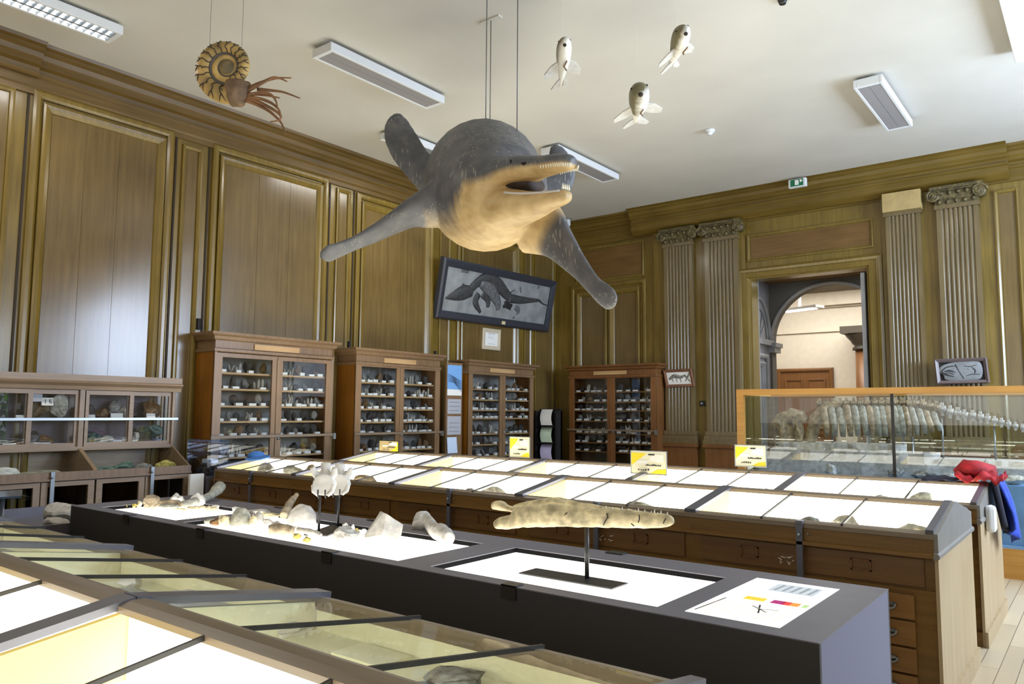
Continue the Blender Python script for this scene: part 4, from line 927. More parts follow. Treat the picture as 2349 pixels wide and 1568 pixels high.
bvh = BVHTree.FromPolygons(q.v, q.f)
def hit(px, py, back=0): h_ = bvh.ray_cast(CAM, ray(px, py).normalized())[0]; return h_ + ray(px, py).normalized()*back
rcen = at_d(1110, 424, 6.9)
t = thing('marine_reptile_model', 'big dark grey swimming reptile model with tan belly and open jaws, hung on wires', 'animal model', rcen)
o = q.build('body', belly_mat(), t)
att = o.data.attributes.new('belly', 'FLOAT', 'POINT')
pts = [(s[0], s[1], s[2]) for s in spine]
ks = []
nose_u, nose_l = at_d(1316, 373, 5.33), at_d(1298, 440, 5.38)
ujf = srow(mk(UJ), 3); ljf = srow(mk(LJ), 3)
o.data.update()
flip_roots = [(at_d(985, 474, 6.5), at_d(735, 585, 6.2)), (at_d(1262, 528, 6.1), at_d(1413, 695, 5.64)), (at_d(985, 400, 7.5), at_d(912, 260, 7.7)), (at_d(1285, 410, 7.3), at_d(1276, 333, 7.3))]
for v in o.data.vertices:
    p = v.co + rcen
    bi, bd = 0, 1e9
    for i, (c, rx, rz) in enumerate(pts):
        dd = (p-c).length/(max(rx, rz)+.05)
        if dd < bd: bd, bi = dd, i
    c, rx, rz = pts[bi]; f = bi/(len(pts)-1)
    h = (p.z-c.z)/max(rz, .05)
    sm_ = min(1, max(0, (f-.63)/.12)); thr = -.60+.80*sm_*sm_*(3-2*sm_)
    val = (thr-h)*2.2+.5
    du, ju = min((((p-s[0]).length/(max(s[1], s[2])+.02), i) for i, s in enumerate(ujf)))
    dl, jl = min((((p-s[0]).length/(max(s[1], s[2])+.02), i) for i, s in enumerate(ljf)))
    if depth(p) < 5.9 and min(du, dl) < 1.15:
        if du < dl: j = ujf[ju]; val = (-.30-(p.z-j[0].z)/j[2])*2.6+.5
        else: val = max(val, 1.0)
    for a, b in flip_roots:
        ab = b-a; tt = (p-a).dot(ab)/ab.length_squared
        if -.1 < tt < 1.1 and (p-(a+ab*tt)).length < .34*(1-.25*tt) and tt > 0: val = min(val, 1.0-tt*9)
    att.data[v.index].value = max(0.0, min(1.0, val))
# mouth lining, teeth, eye
q = MB(); rows = [(1172, 424, 5.93, .15, .09), (1190, 424, 5.88, .15, .085), (1210, 424, 5.82, .14, .07), (1232, 423, 5.76, .10, .05)]
body(q, mk(rows), 3, 14); q.build('mouth_lining', mat('mouth_lining', (52, 40, 34), .7, var=.2), t)
side = (at_d(1316, 373, 5.33)-at_d(1205, 392, 5.72)).cross(Vector((0,0,1))).normalized()
q = MB()
for rows, up_, n0 in ((srow(mk(UJ[4:]), 5), -1, 6),):
    for i, (c, rx, rz) in enumerate(rows):
        if i < n0: continue
        for s in (-1, 1):
            b = c+side*s*rx*.86+Vector((0, 0, up_*rz*.3)); q.tube([b, b+Vector((0, 0, up_*.012)), b+Vector((0, 0, up_*.03))], [.008, .006, .002], 6)
for k in range(4):
    b = nose_l+Vector((0, 0, .018))+side*(.02*(k-1.5)); q.tube([b, b+Vector((0, 0, .022)), b+Vector((0, 0, .042))], [.009, .006, .002], 6)
q.build('teeth', 'tooth', t)
for s in (-1, 1):
    MB().tube([c+side*s*rx*.80+Vector((0, 0, rz*.62)) for c, rx, rz in srow(mk(LJ[2:-1]), 4)[3:]], .010, 6).build('gum_line', mat('pale_gum', (214, 208, 204), .5), t)
q = MB(); q.ball(hit(1203, 375, .004), .028, .02, .012, 2, (RT, TC, UP)); q.build('eye', 'ink', t)
q = MB(); q.ball(hit(1172, 371, .004), .012, .012, .02, 1); q.build('nostril', 'ink', t)
WPX = [((1118, -40), (1114, 303), 6.75, 'front wire of the big reptile, nearest its raised left fin'), ((1130, 48), (1124, 282), 7.4, 'rear wire of the big reptile, fixed to a visible ceiling plate'), ((1190, -40), (1186, 296), 6.55, 'wire of the big reptile nearest its head')]
for (top, bot, d, lab) in WPX:
    b = at_d(bot[0], bot[1], d)
    t = thing('suspension_wire', 'thin ' + lab, 'wire', (b.x, b.y, b.z-.05), 0, 'wires holding the big reptile')
    MB().cyl((b.x, b.y, b.z-.05), (b.x, b.y, H), .0045, n=6).build('cable', 'wire', t)
    MB().box(b.x-.12, b.x+.12, b.y-.03, b.y+.03, H-.015, H).build('ceiling_plate', 'ceiling', t)

# ------------------------------------------------------------------ ammonite model
AC = at_y(512, 165, 3.6)
ex, ey, en = RH, Vector((0, 0, 1)), TC
AD = depth(AC); s_ = AD/FPX
t = thing('ammonite_model', 'hanging coiled shell model with painted seams and brown tentacles', 'animal model', AC)
def ap(px, py, out=0): return AC + ex*((px-512)*s_) + ey*(-(py-165)*s_*1.02) + en*out
# spiral: aperture at lower right, opening towards the tentacles
A0 = math.radians(-62); TURNS = 2.6
def spiral(th):                                      # th counts back from the aperture
    g = math.exp(-.105*th)
    return g
rings = []; nst = 110; cx, cy = 521, 155
for k in range(nst+1):
    th = k/nst*TURNS*2*PI; g = spiral(th)
    ro = 88*g; ri = 88*spiral(th+2*PI)*.97; rc = (ro+ri)/2; hw = (ro-ri)/2; a = A0 - th
    rad = Vector((math.cos(a), math.sin(a)))
    c = (cx+rad.x*rc, cy-rad.y*rc); rings.append([ap(c[0]+rad.x*hw*math.cos(u*PI/8), c[1]-rad.y*hw*math.cos(u*PI/8), s_*hw*.95*math.sin(u*PI/8)) for u in range(16)])
MB().loft(rings[::-1]).build('shell', mat('shell_tan', (176, 146, 88), .5, var=.25, vscale=6, bump=.2), t)
MB().tube([ap(cx, cy, -.03), ap(cx, cy, -.025), ap(cx, cy, .025), ap(cx, cy, .03)], [.02, .07, .07, .02], 16).build('shell_core', 'shell_core' if 0 else mat('core_grey', (120, 106, 76), .6, var=.2), t)
q = MB()
for k in range(0, 19):                               # branching painted seams on the shell face
    th = .25+k*.34; g = spiral(th); ro = 88*g; ri = 88*spiral(th+2*PI); a = A0-th
    if th > 6.4: break
    def sp_(f, da): 
        rr_ = ri+(ro-ri)*f; aa = a+da; hw = (ro-ri)/2; out = s_*hw*.95*math.sqrt(max(0, 1-((f-.5)*2)**2))
        return ap(cx+math.cos(aa)*rr_, cy-math.sin(aa)*rr_, out+.006+.012*(1-f))
    w = .0055*(.4+.6*g)
    q.tube([sp_(f/6, .05*math.sin(f*1.7+k)) for f in range(5)], w, 5)
    for sgn in (-1, 1): q.tube([sp_(.66, .05*math.sin(4*1.7+k)), sp_(.8, .05*math.sin(4*1.7+k)+sgn*.05), sp_(.97, .05*math.sin(4*1.7+k)+sgn*.085)], [w, w, w*.7], 5)
    if k % 2: q.tube([sp_(.36, .05*math.sin(2*1.7+k)), sp_(.44, .09)], w*.7, 5)
q.build('seam_lines', mat('seam_dark', (58, 46, 34), .7), t)
q = MB(); q.tube([ap(cx+math.cos(A0-th)*88*spiral(th+2*PI)*1.0, cy-math.sin(A0-th)*88*spiral(th+2*PI), .03*spiral(th)) for th in [j*.2 for j in range(48)]], [.016*spiral(j*.2)+.003 for j in range(48)], 6)
q.build('coil_groove', mat('coil_grey', (84, 80, 78), .6), t)
q = MB(); q.tube([ap(528, 215), ap(545, 212), ap(562, 212), ap(572, 213)], [(.10, .13), (.105, .125), (.085, .10), (.05, .06)], 12, up=(0,0,1))
q.tube([ap(527, 196), ap(555, 192), ap(576, 194)], [(.06, .03), (.07, .035), (.03, .02)], 8, up=(0,0,1)); q.tube([ap(533, 238), ap(552, 238), ap(563, 236)], [(.06, .025), (.06, .03), (.03, .02)], 8, up=(0,0,1))
rough_up(remesh(q, .01, 1), .008, 14, 2).build('head', mat('head_brown', (112, 88, 64), .6, var=.2), t)
TEN = [[(565, 207), (590, 193), (620, 182), (645, 178), (669, 178)], [(565, 212), (600, 196), (630, 183), (648, 185), (663, 192)], [(590, 203), (620, 204), (650, 208), (688, 222)], [(565, 217), (590, 215), (618, 217), (642, 222)],
       [(565, 220), (600, 217), (625, 221), (638, 234), (643, 250)], [(565, 226), (590, 232), (620, 246), (640, 258), (648, 268), (640, 277), (624, 279)], [(565, 230), (590, 238), (615, 250), (635, 266), (648, 282), (656, 304)], [(568, 224), (600, 229), (628, 240), (646, 256), (650, 272)]]
for i, T in enumerate(TEN):
    rows = [(ap(x, y, .05*math.sin(i*1.9)*min(1, (x-560)/60)), .015*(1-.8*j/(len(T)-1))+.003) for j, (x, y) in enumerate(T)]
    rr = srow(rows, 4); MB().tube([r[0] for r in rr], [r[1] for r in rr], 8).build('tentacle', mat('tentacle_brown', (126, 88, 56), .5, var=.15) if i == 0 else bpy.data.materials['tentacle_brown'], t)
for (x, y, lab) in ((478, 108, 'wire of the coiled shell model, on its outer side'), (552, 108, 'wire of the coiled shell model, on the tentacle side')):
    b = ap(x, y); tag(MB().cyl(b-Vector((0, 0, .06)), (b.x, b.y, H), .002, n=6).build('suspension_wire', 'wire'), 'very thin ' + lab, 'wire', 'wires of the coiled shell')

# ------------------------------------------------------------------ three white armoured fish
def fish(head, tail, z, roll, label, wid, fw_, dk=.15):
    a, b = at_z(head[0], head[1], z), at_z(tail[0], tail[1], z)
    ax = (a-b); Ln = ax.length; ax = ax.normalized(); sd = ax.cross(Vector((0, 0, 1))).normalized(); up_ = sd.cross(ax)
    if roll: rm = Matrix.Rotation(roll, 3, ax); sd = rm @ sd; up_ = rm @ up_
    c = (a+b)/2; t = thing('armoured_fish_model', label, 'fish model', c, 0, 'white fish models hung from the ceiling')
    P = lambda l, s, u: b+ax*(l*Ln)+sd*s+up_*u
    w = wid; W2 = fw_
    q = MB(); rows = [(P(0.16, 0, 0), .012, .02), (P(.3, 0, 0), .04*w, .05*w), (P(.5, 0, 0), .07*w, .085*w), (P(.68, 0, .005), .10*w, .12*w), (P(.84, 0, .01), .105*w, .125*w), (P(.95, 0, .005), .08*w, .085*w), (P(1.0, 0, 0), .035*w, .04*w)]
    rr = srow(rows, 3); rings = [[c_+sd*(rx*math.cos(k*PI/9))+up_*(rz*math.sin(k*PI/9)) for k in range(18)] for c_, rx, rz in rr]; q.loft(rings)
    q.tube([P(.16, 0, 0), P(.06, 0, .03), P(-.02, 0, .06)], [.014, .009, .003], 6)
    bd = remesh(q, .012, 1); ob = bd.build('body', None, t)
    m, nt, bs = newmat('fish_skin'); at = nt.nodes.new('ShaderNodeAttribute'); at.attribute_name = 'back'
    r = nt.nodes.new('ShaderNodeValToRGB'); r.color_ramp.elements[0].color = lin((236, 232, 222)); r.color_ramp.elements[1].color = lin((112, 104, 74)); r.color_ramp.elements[0].position = .35; r.color_ramp.elements[1].position = .7
    nz = nt.nodes.new('ShaderNodeTexNoise'); nz.inputs['Scale'].default_value = 14; tc = nt.nodes.new('ShaderNodeTexCoord'); ad = nt.nodes.new('ShaderNodeMath'); ad.operation = 'MULTIPLY_ADD'; ad.inputs[1].default_value = .5
    nt.links.new(tc.outputs['Object'], nz.inputs['Vector']); nt.links.new(nz.outputs['Fac'], ad.inputs[0]); nt.links.new(at.outputs['Fac'], ad.inputs[2]); nt.links.new(ad.outputs[0], r.inputs['Fac']); nt.links.new(r.outputs['Color'], bs.inputs['Base Color']); bs.inputs['Roughness'].default_value = .5
    ob.data.materials.append(m); at2 = ob.data.attributes.new('back', 'FLOAT', 'POINT')
    for v in ob.data.vertices:
        p = v.co+c-b; l = p.dot(ax)/Ln; u = p.dot(up_*.75+sd*.66); at2.data[v.index].value = max(-.3, min(1, u*5.0/w+dk if l > .5 else -.3))
    for s in (-1, 1):
        f = MB(); o_ = .006
        pl = [(.70, .06*w), (.62, .2*W2), (.48, .30*W2), (.38, .29*W2), (.42, .17*W2), (.50, .05*w)]
        top = [P(l, s*x, -.03*w-.10*x*.5+o_) for l, x in pl]; bot = [P(l, s*x, -.03*w-.10*x*.5-o_) for l, x in pl]
        n = len(pl); f.add(top+bot, [list(range(n)), list(range(n, 2*n))[::-1]]+[(i, (i+1) % n, n+(i+1) % n, n+i) for i in range(n)]); f.build('pectoral_fin', 'bone_w', t)
        f = MB(); pl = [(.34, .02), (.24, .11*W2), (.13, .17*W2), (.09, .14*W2), (.18, .015)]; n = len(pl)
        top = [P(l, s*x, o_-.02) for l, x in pl]; bot = [P(l, s*x, -o_-.02) for l, x in pl]
        f.add(top+bot, [list(range(n)), list(range(n, 2*n))[::-1]]+[(i, (i+1) % n, n+(i+1) % n, n+i) for i in range(n)]); f.build('pelvic_fin', 'bone_w', t)
        MB().ball(P(.93, s*.078*w, .05*w), .014*w, sub=1).build('eye', 'ink', t)
    MB().ball(P(.985, .01, -.055*w), .026*w, .026*w, .024*w, 2).build('mouth', 'crack', t)
    MB().tube([P(.6, -.02, -.118*w), P(.7, .01, -.135*w), P(.8, -.01, -.14*w)], .007, 5).build('plate_seam', 'rock_brown', t)
    k = P(.75, 0, .05); tag(MB().cyl(k, (k.x, k.y, H), .0012, n=5).build('suspension_thread', 'card'), 'nearly invisible thread above the fish model ' + label.split(' model ')[1].split(',')[0], 'thread')
    return t
fish((1297, 92), (1284, 212), 4.75, .15, 'white armoured fish model hanging straight, nearest the big reptile wires', .62, .56)
fish((1572, 66), (1530, 165), 4.75, .45, 'white armoured fish model highest and nearest the ceiling edge, seen from its flank', .66, .56, .3)
fish((1470, 203), (1455, 292), 4.6, .2, 'white armoured fish model with dark olive head, lowest of the three', .9, .8, .55)

# ------------------------------------------------------------------ pictures, posters, stands
def plane_basis(a, b, c):
    ux = (b-a).normalized(); uz = (c-a).normalized(); return ux, uz, ux.cross(uz)
def framed(name, label, cat, corners, fw_, fm, backm, dep=.05, origin=None):
    """corners: bottom-left, bottom-right, top-left (world)"""
    a, b, c = corners; ux = (b-a); Wd = ux.length; ux = ux.normalized(); uz = (c-a); Hh = uz.length; uz = uz.normalized(); un = ux.cross(uz).normalized()
    t = thing(name, label, cat, (a+b)/2)
    P = lambda x, z, o=0: a+ux*x+uz*z+un*o
    q = MB(); prof = [(0, -dep), (0, dep*.3), (fw_*.25, dep*.6), (fw_*.75, dep*.3), (fw_, dep*.1), (fw_, -dep*.5)]
    cor = [(0, 0, 1, 1), (Wd, 0, -1, 1), (Wd, Hh, -1, -1), (0, Hh, 1, -1)]; rings = [[P(x+sx*i, z+sz*i, o) for i, o in prof] for x, z, sx, sz in cor]
    n = len(prof); q.add([p for r in rings for p in r], [(k*n+i, k*n+i+1, ((k+1) % 4)*n+i+1, ((k+1) % 4)*n+i) for k in range(4) for i in range(n-1)])
    q.build('frame', fm, t)
    q = MB(); q.obox(P(Wd/2, Hh/2, -dep*.55), ux, uz, un, Wd-.004, Hh-.004, dep*.6); bk = q.build('backing', backm, t)
    return t, bk, P, Wd, Hh
# big framed slab leaning forward off the panelling
a, b, c = at_x(997, 728, -8.83), at_x(1256, 761, -8.83), at_x(1018, 588, -8.55)
t, bk, P, Wd, Hh = framed('framed_fossil', 'large black-framed grey fossil slab with arched dark skeleton, tilted on the wall', 'picture', (a, b, c), .14, 'frame_black', 'slab', .07)
def blob(P, pts, rs, m, name, parent, o=.0, n=8, flat=.25):
    q = MB(); rr = srow([(P(x, z, o), r) for (x, z), r in zip(pts, rs)], 4); un = (P(0, 0, 1)-P(0, 0, 0))
    rings = []
    for i, (c_, r) in enumerate(rr):
        d = (rr[min(i+1, len(rr)-1)][0]-rr[max(i-1, 0)][0]).normalized(); s = d.cross(un).normalized()
        rings.append([c_+s*(r*math.cos(k*2*PI/n))+un*(r*flat*math.sin(k*2*PI/n)) for k in range(n)])
    q.loft(rings); return q.build(name, m, parent)
def fx(u, v): return (.14+(Wd-.28)*u, .14+(Hh-.28)*(1-v))
def fz(pts): return [fx(u, v) for u, v in pts]
F = [([(.22, .42), (.30, .16), (.38, .10), (.46, .18), (.54, .36), (.62, .50)], [.06, .07, .085, .085, .075, .05], 'slab_dk'), ([(.02, .72), (.10, .62), (.17, .52), (.24, .48)], [.008, .07, .10, .06], 'slab_dk'),
     ([(.58, .47), (.7, .47), (.82, .43), (.90, .40), (.94, .46), (1.0, .49)], [.065, .055, .035, .02, .012, .008], 'slab_dk'), ([(.30, .22), (.40, .35), (.48, .6), (.50, .8)], [.07, .10, .07, .04], 'slab_md'),
     ([(.30, .50), (.28, .70), (.34, .93)], [.05, .055, .02], 'slab_dk'), ([(.33, .48), (.39, .60), (.40, .78)], [.05, .05, .03], 'slab_dk'), ([(.145, .42), (.15, .36), (.16, .33)], [.02, .018, .01], 'slab_dk'),
     ([(.55, .62), (.60, .56)], [.03, .03], 'ink'), ([(.54, .70), (.60, .66), (.63, .64)], [.022, .03, .025], 'ink'), ([(.56, .66), (.62, .73)], [.03, .022], 'ink'), ([(.36, .40), (.38, .31)], [.012, .008], 'slab_dk'),
     ([(.57, .38), (.63, .24)], [.012, .006], 'slab_dk'), ([(.66, .66), (.70, .74), (.69, .84)], [.035, .04, .02], 'slab_md'), ([(.68, .16), (.70, .28)], [.02, .012], 'slab_md'), ([(.12, .03), (.18, .03)], [.025, .02], 'slab_md'),
     ([(.86, .10), (.88, .03)], [.008, .006], 'slab_dk'), ([(.66, .96), (.67, .91)], [.012, .008], 'ink')]
un0 = (P(0, 0, 1)-P(0, 0, 0))
for pts, rs, m_ in F: blob(P, fz(pts), [r*1.35 for r in rs], m_, 'fossil_bone', bk, -.016)
q = MB(); q.obox(P(Wd*.545, .07, .04), (b-a).normalized(), (c-a).normalized(), un0, .10, .06, .012); q.build('brass_plate', 'gold', t)
# small pale square picture
x_ = WX+.03
t, bk, P, Wd, Hh = framed('small_framed_print', 'small pale square framed print below the big tilted fossil slab', 'picture', (at_x(1106, 800, x_), at_x(1147, 804, x_), at_x(1108, 751, x_)), .075, 'frame_pale', 'paper', .02)
q = MB(); rr = random.Random(3); un = P(0, 0, 1)-P(0, 0, 0); ux = (P(1, 0)-P(0, 0)); uz = P(0, 1)-P(0, 0)
q.obox(P(Wd/2, Hh*.76, -.004), ux, uz, un, Wd*.4, .012, .002)
for k in range(2): q.obox(P(Wd*(.42+.2*k), Hh*.28, -.004), ux, uz, un, Wd*.14, .01, .002)
for k in range(7): q.obox(P(Wd*rr.uniform(.34, .66), Hh*rr.uniform(.4, .66), -.004), (ux+uz*rr.uniform(-1, 1)).normalized(), (uz-ux*.3).normalized(), un, .05, .006, .002)
q.build('print_lines', 'grey_card', bk)
# small framed fossil on the pilaster, leaning forward
yA = WY-.17
t, bk, P, Wd, Hh = framed('small_framed_fossil', 'small brown-framed fossil print on the fluted pilaster by the corner cabinet', 'picture', (at_y(1529, 888, yA), at_y(1594, 886, yA), at_y(1521, 848, yA-.06)), .05, 'frame_wood', 'paper', .03)
for pts, rs in (([(.15, .55), (.35, .38), (.55, .45), (.75, .35)], [.02, .035, .03, .01]), ([(.4, .45), (.42, .7)], [.012, .006]), ([(.25, .5), (.28, .72)], [.012, .006]), ([(.72, .35), (.88, .75)], [.02, .006]), ([(.92, .2), (.7, .7)], [.02, .008]), ([(.55, .45), (.55, .75)], [.012, .006])):
    blob(P, [(Wd*u, Hh*(1-v)) for u, v in pts], rs, 'rock_grey', 'fossil_bone', bk, -.006)
# dark framed slab standing above the glass case, on the pilaster
yB = WY-.30
t, bk, P, Wd, Hh = framed('dark_framed_slab', 'dark-framed oval grey fossil slab hung on the last fluted pilaster', 'picture', (at_y(2150, 881, yB), at_y(2271, 878, yB), at_y(2143, 824, yB)), .05, mat('taupe_frame', (112, 98, 96), .4), 'ink', .06)
blob(P, [(Wd*.10, Hh*.42), (Wd*.14, Hh*.46), (Wd*.3, Hh*.47), (Wd*.5, Hh*.49), (Wd*.75, Hh*.5), (Wd*.86, Hh*.5), (Wd*.9, Hh*.5)], [.02, .10, .135, .145, .14, .11, .03], 'slab', 'fossil_slab', bk, .0, 12, .12)
for pts, rs in (([(.12, .5), (.2, .36), (.32, .30), (.42, .32)], [.006, .008, .007, .004]), ([(.12, .52), (.22, .64), (.36, .72)], [.006, .012, .005]), ([(.18, .5), (.28, .48), (.40, .56)], [.006, .014, .005]), ([(.20, .56), (.30, .58), (.36, .64)], [.004, .008, .004]), ([(.40, .22), (.45, .5), (.53, .8)], [.006, .009, .005]), ([(.56, .3), (.66, .34), (.8, .28)], [.004, .006, .003]), ([(.58, .7), (.7, .64), (.84, .66)], [.004, .007, .003]), ([(.7, .36), (.76, .5), (.74, .62)], [.004, .012, .004]), ([(.62, .42), (.66, .5)], [.005, .004])):
    blob(P, [(Wd*u, Hh*(1-v)) for u, v in pts], rs, 'slab_dk', 'fossil_bone', bk, .016)
# poster board between two cabinets
t = thing('poster_board', 'tall brown board with blue sky print and white sheets between two wall cabinets', 'poster board', (-8.5, 9.35, 0))
bx = -8.50
MB().box(bx-.03, bx, 9.15, 9.54, .3, 2.46).box(bx-.2, bx+.1, 9.17, 9.52, 0, .04).box(bx-.03, bx, 9.3, 9.4, .03, .3).build('board', 'cab_front', t)
pp = MB().quad((bx+.004, 9.17, 2.02), (bx+.004, 9.52, 2.02), (bx+.004, 9.52, 2.42), (bx+.004, 9.17, 2.42)).build('sky_print', 'sky_blue', t)
q = MB()
for k in range(5): 
    a0 = Vector((bx+.008, 9.18, 2.27-.03*k)); q.tube([a0, a0+Vector((0, .15, -.05+.01*k)), a0+Vector((0, .33, -.12-.01*k))], [.002, .006, .003], 5)
q.build('branch', 'ink', pp)
MB().quad((bx+.004, 9.17, 1.92), (bx+.004, 9.52, 1.92), (bx+.004, 9.52, 2.02), (bx+.004, 9.17, 2.02)).build('sky_print_edge', 'paper', t)
for z0, z1 in ((1.62, 1.86), (1.28, 1.58)):
    s = MB().quad((bx+.004, 9.18, z0), (bx+.004, 9.51, z0), (bx+.004, 9.51, z1), (bx+.004, 9.18, z1)).build('sheet', 'grey_card', t)
    q = MB()
    for k in range(3): q.box(bx+.006, bx+.008, 9.22, 9.47, z0+.05+k*.07, z0+.055+k*.07)
    q.build('text_lines', 'slab_md', s)
s = MB().quad((bx+.02, 9.18, .98), (bx+.02, 9.42, .98), (bx+.02, 9.39, 1.24), (bx+.02, 9.16, 1.24)).build('hanging_card', mat('pale_blue_card', (204, 222, 246), .6), t)
# black leaflet rack
p0 = at_y(1258, 1000, 12.0)
t = thing('leaflet_rack', 'black leaflet rack in the corner with three coloured sheets', 'leaflet rack', (p0.x, 12.0, 0))
q = MB(); q.box(p0.x-.25, p0.x+.25, 12.05, 12.1, .1, 1.72).box(p0.x-.25, p0.x-.22, 11.9, 12.1, .1, 1.68).box(p0.x+.22, p0.x+.25, 11.9, 12.1, .1, 1.68).box(p0.x-.28, p0.x+.28, 11.8, 12.15, 0, .1)
for z in (1.40, 1.08, .76, .44): q.box(p0.x-.24, p0.x+.24, 11.9, 12.08, z-.02, z)
q.build('rack', 'black', t)
for z, m_, lab in ((1.40, 'paper', 'white curled leaflet, topmost in the black rack'), (1.08, 'palegreen', 'pale green leaflet in the middle of the black rack'), (.76, 'purple', 'lilac leaflet, lowest in the black rack')):
    q = MB(); n = 6
    for k in range(n):
        u0, u1 = k/n, (k+1)/n; f = lambda u: (11.86+.16*u-.05*math.sin(u*PI), z+.01+.30*u)
        y0_, z0_ = f(u0); y1_, z1_ = f(u1); x0_, x1_ = -.07+.0*u0-.10*u0, -.07-.10*u1
        q.quad((p0.x+x0_-.0, y0_, z0_), (p0.x+x0_+.26, y0_, z0_), (p0.x+x1_+.26, y1_, z1_), (p0.x+x1_, y1_, z1_))
    tag(q.build('leaflet', m_), lab, 'leaflet')
# yellow information signs standing on the ridge of the second row
def sign(px0, py0, px1, py1, y, label, flip, zb, dark=False):
    a = at_y(px0, py1, y); b = at_y(px1, py0, y); x0, x1 = a.x, b.x; z0, z1 = max(a.z, zb), b.z
    t = thing('info_sign', label, 'sign', ((x0+x1)/2, y, zb))
    fr = MB(); fr.box(x0-.008, x1+.008, y-.006, y+.006, z0-.008, z0).box(x0-.008, x1+.008, y-.006, y+.006, z1, z1+.008).box(x0-.008, x0, y-.006, y+.006, z0, z1).box(x1, x1+.008, y-.006, y+.006, z0, z1)
    fr.build('frame', 'bar' if dark else 'steel', t)
    if z0 > zb+.002: MB().box((x0+x1)/2-.03, (x0+x1)/2+.03, y-.012, y+.012, zb, z0).build('foot', 'tank', t)
    w, h = x1-x0, z1-z0
    sh = MB().box(x0, x1, y-.003, y+.003, z0, z1).build('sheet', 'sign_tan' if flip == 2 else 'sign_w', t)
    q = MB(); yy = y-.005
    if flip == 2: q.quad((x0+w*.55, yy, z0), (x1, yy, z0), (x1, yy, z1-h*.1), (x0+w*.82, yy, z1-h*.1), (x0+w*.85, yy, z0+h*.35))
    else:
        q.quad((x0, yy, z0+h*.35), (x0+w*.2, yy, z0+h*.6), (x0+w*.45, yy, z1-h*.08), (x0, yy, z1-h*.06)); q.quad((x0+w*.55, yy, z0+h*.02), (x1, yy, z0+h*.02), (x1, yy, z0+h*.24), (x0+w*.75, yy, z0+h*.2))
    q.build('yellow_print', 'yellow', sh)
    q = MB(); q.quad((x0+w*.18, yy-.001, z0+h*.45), (x0+w*.48, yy-.001, z0+h*.45), (x0+w*.48, yy-.001, z0+h*.6), (x0+w*.18, yy-.001, z0+h*.6)); q.quad((x0+w*.5, yy-.001, z0+h*.58), (x1-w*.06, yy-.001, z0+h*.52), (x1-w*.06, yy-.001, z1-h*.12), (x0+w*.62, yy-.001, z1-h*.1)); q.build('white_patch', 'card', sh)
    q = MB(); rr = random.Random(int(px0)); x = x0+w*.42
    while x < x1-w*.14:                              # squiggle of bold lettering, as blurred as in the room
        q.box(x, x+w*.035, yy-.003, yy-.002, z0+h*.36, z0+h*(.40+rr.uniform(0, .05))); x += w*.045
    for k in range(5): q.box(x0+w*(.2+.07*k), x0+w*(.24+.07*k), yy-.003, yy-.002, z0+h*.14, z0+h*(.16+rr.uniform(0, .07)))
    q.box(x0+w*.5, x0+w*.68, yy-.003, yy-.002, z1-h*.16, z1-h*.10)
    q.build('lettering', 'ink', sh)
    return t
RZ = 1.122
sign(870, 1012, 914, 1050, 7.10, 'tan and yellow info sign in dark frame before the middle wall cabinet', 2, RZ, True)
sign(1170, 1003, 1215, 1047, 7.13, 'small yellow and white info sign in front of the cabinet by the poster board', 0, RZ)
sign(1449, 1037, 1528, 1089, 6.80, 'largest yellow info sign, on the second case row before the corner cabinet', 0, 1.058)
sign(1688, 1023, 1756, 1067, 7.16, 'yellow info sign in front of the oak corner of the glass tank case', 0, RZ)
# blue cap lying on the far end of the first row
p = at_y(592, 1062, 5.30)
t = thing('blue_cap', 'blue peaked cap lying on the sloping glass of the first row', 'cap', (p.x, p.y, 1.10))
q = MB(); q.tube([Vector((p.x-.07, p.y+.02, 1.10)), Vector((p.x-.07, p.y+.02, 1.125)), Vector((p.x-.07, p.y+.02, 1.16)), Vector((p.x-.07, p.y+.02, 1.175))], [.11, .105, .075, .03], 16); q.build('crown', 'cap_blue', t)
q = MB(); q.prism([(-.06, -.1), (.1, -.13), (.2, -.06), (.2, .06), (.1, .13), (-.06, .1)], (p.x+.03, p.y-.06, 1.098), (1,0,0), (0,1,.17), (0,0,1), .012); q.build('peak', 'cap_blue', t)
# clear display box on a small table past the wall desk case
p = at_y(458, 1062, 4.9)
cx_, cy_ = -8.17, 4.86
t = thing('display_table', 'small grey table under the clear box, between desk case and first row', 'table', (cx_, cy_, 0))
MB().box(cx_-.25, cx_+.2, cy_-.18, cy_+.10, .88, .92).build('table_top', 'mullion', t)
for dx in (-.22, .17):
    for dy in (-.15, .07): MB().box(cx_+dx-.02, cx_+dx+.02, cy_+dy-.02, cy_+dy+.02, 0, .88).build('leg', 'mullion', t)
q = MB(); xa, xb, ya, yb = cx_-.24, cx_+.19, cy_-.17, cy_+.09
for f in (((xa, ya), (xb, ya)), ((xb, ya), (xb, yb)), ((xb, yb), (xa, yb)), ((xa, yb), (xa, ya))): q.quad((*f[0], .921), (*f[1], .921), (*f[1], 1.32), (*f[0], 1.32))
q.quad((xa, ya, 1.32), (xb, ya, 1.32), (xb, yb, 1.32), (xa, yb, 1.32)); 
t2 = thing('acrylic_box', 'clear acrylic box with bluish edges over a round stone, by the first row', 'display box', (cx_, cy_, .921)); q.build('box', glass('acrylic_blue', (214, 226, 250), 1.5), t2)
tag(rock((cx_, cy_-.04, .921), .17, .08, .05, 77).build('round_stone', 'rock_dark', origin=(cx_, cy_, .921)), 'dark round stone inside the clear acrylic box', 'stone')
tag(rock((cx_, cy_-.04, 1.018), .13, .07, .022, 78).build('metal_mineral', 'steel', origin=(cx_, cy_, 1.025)), 'shiny metallic mineral on the dark stone in the acrylic box', 'mineral')
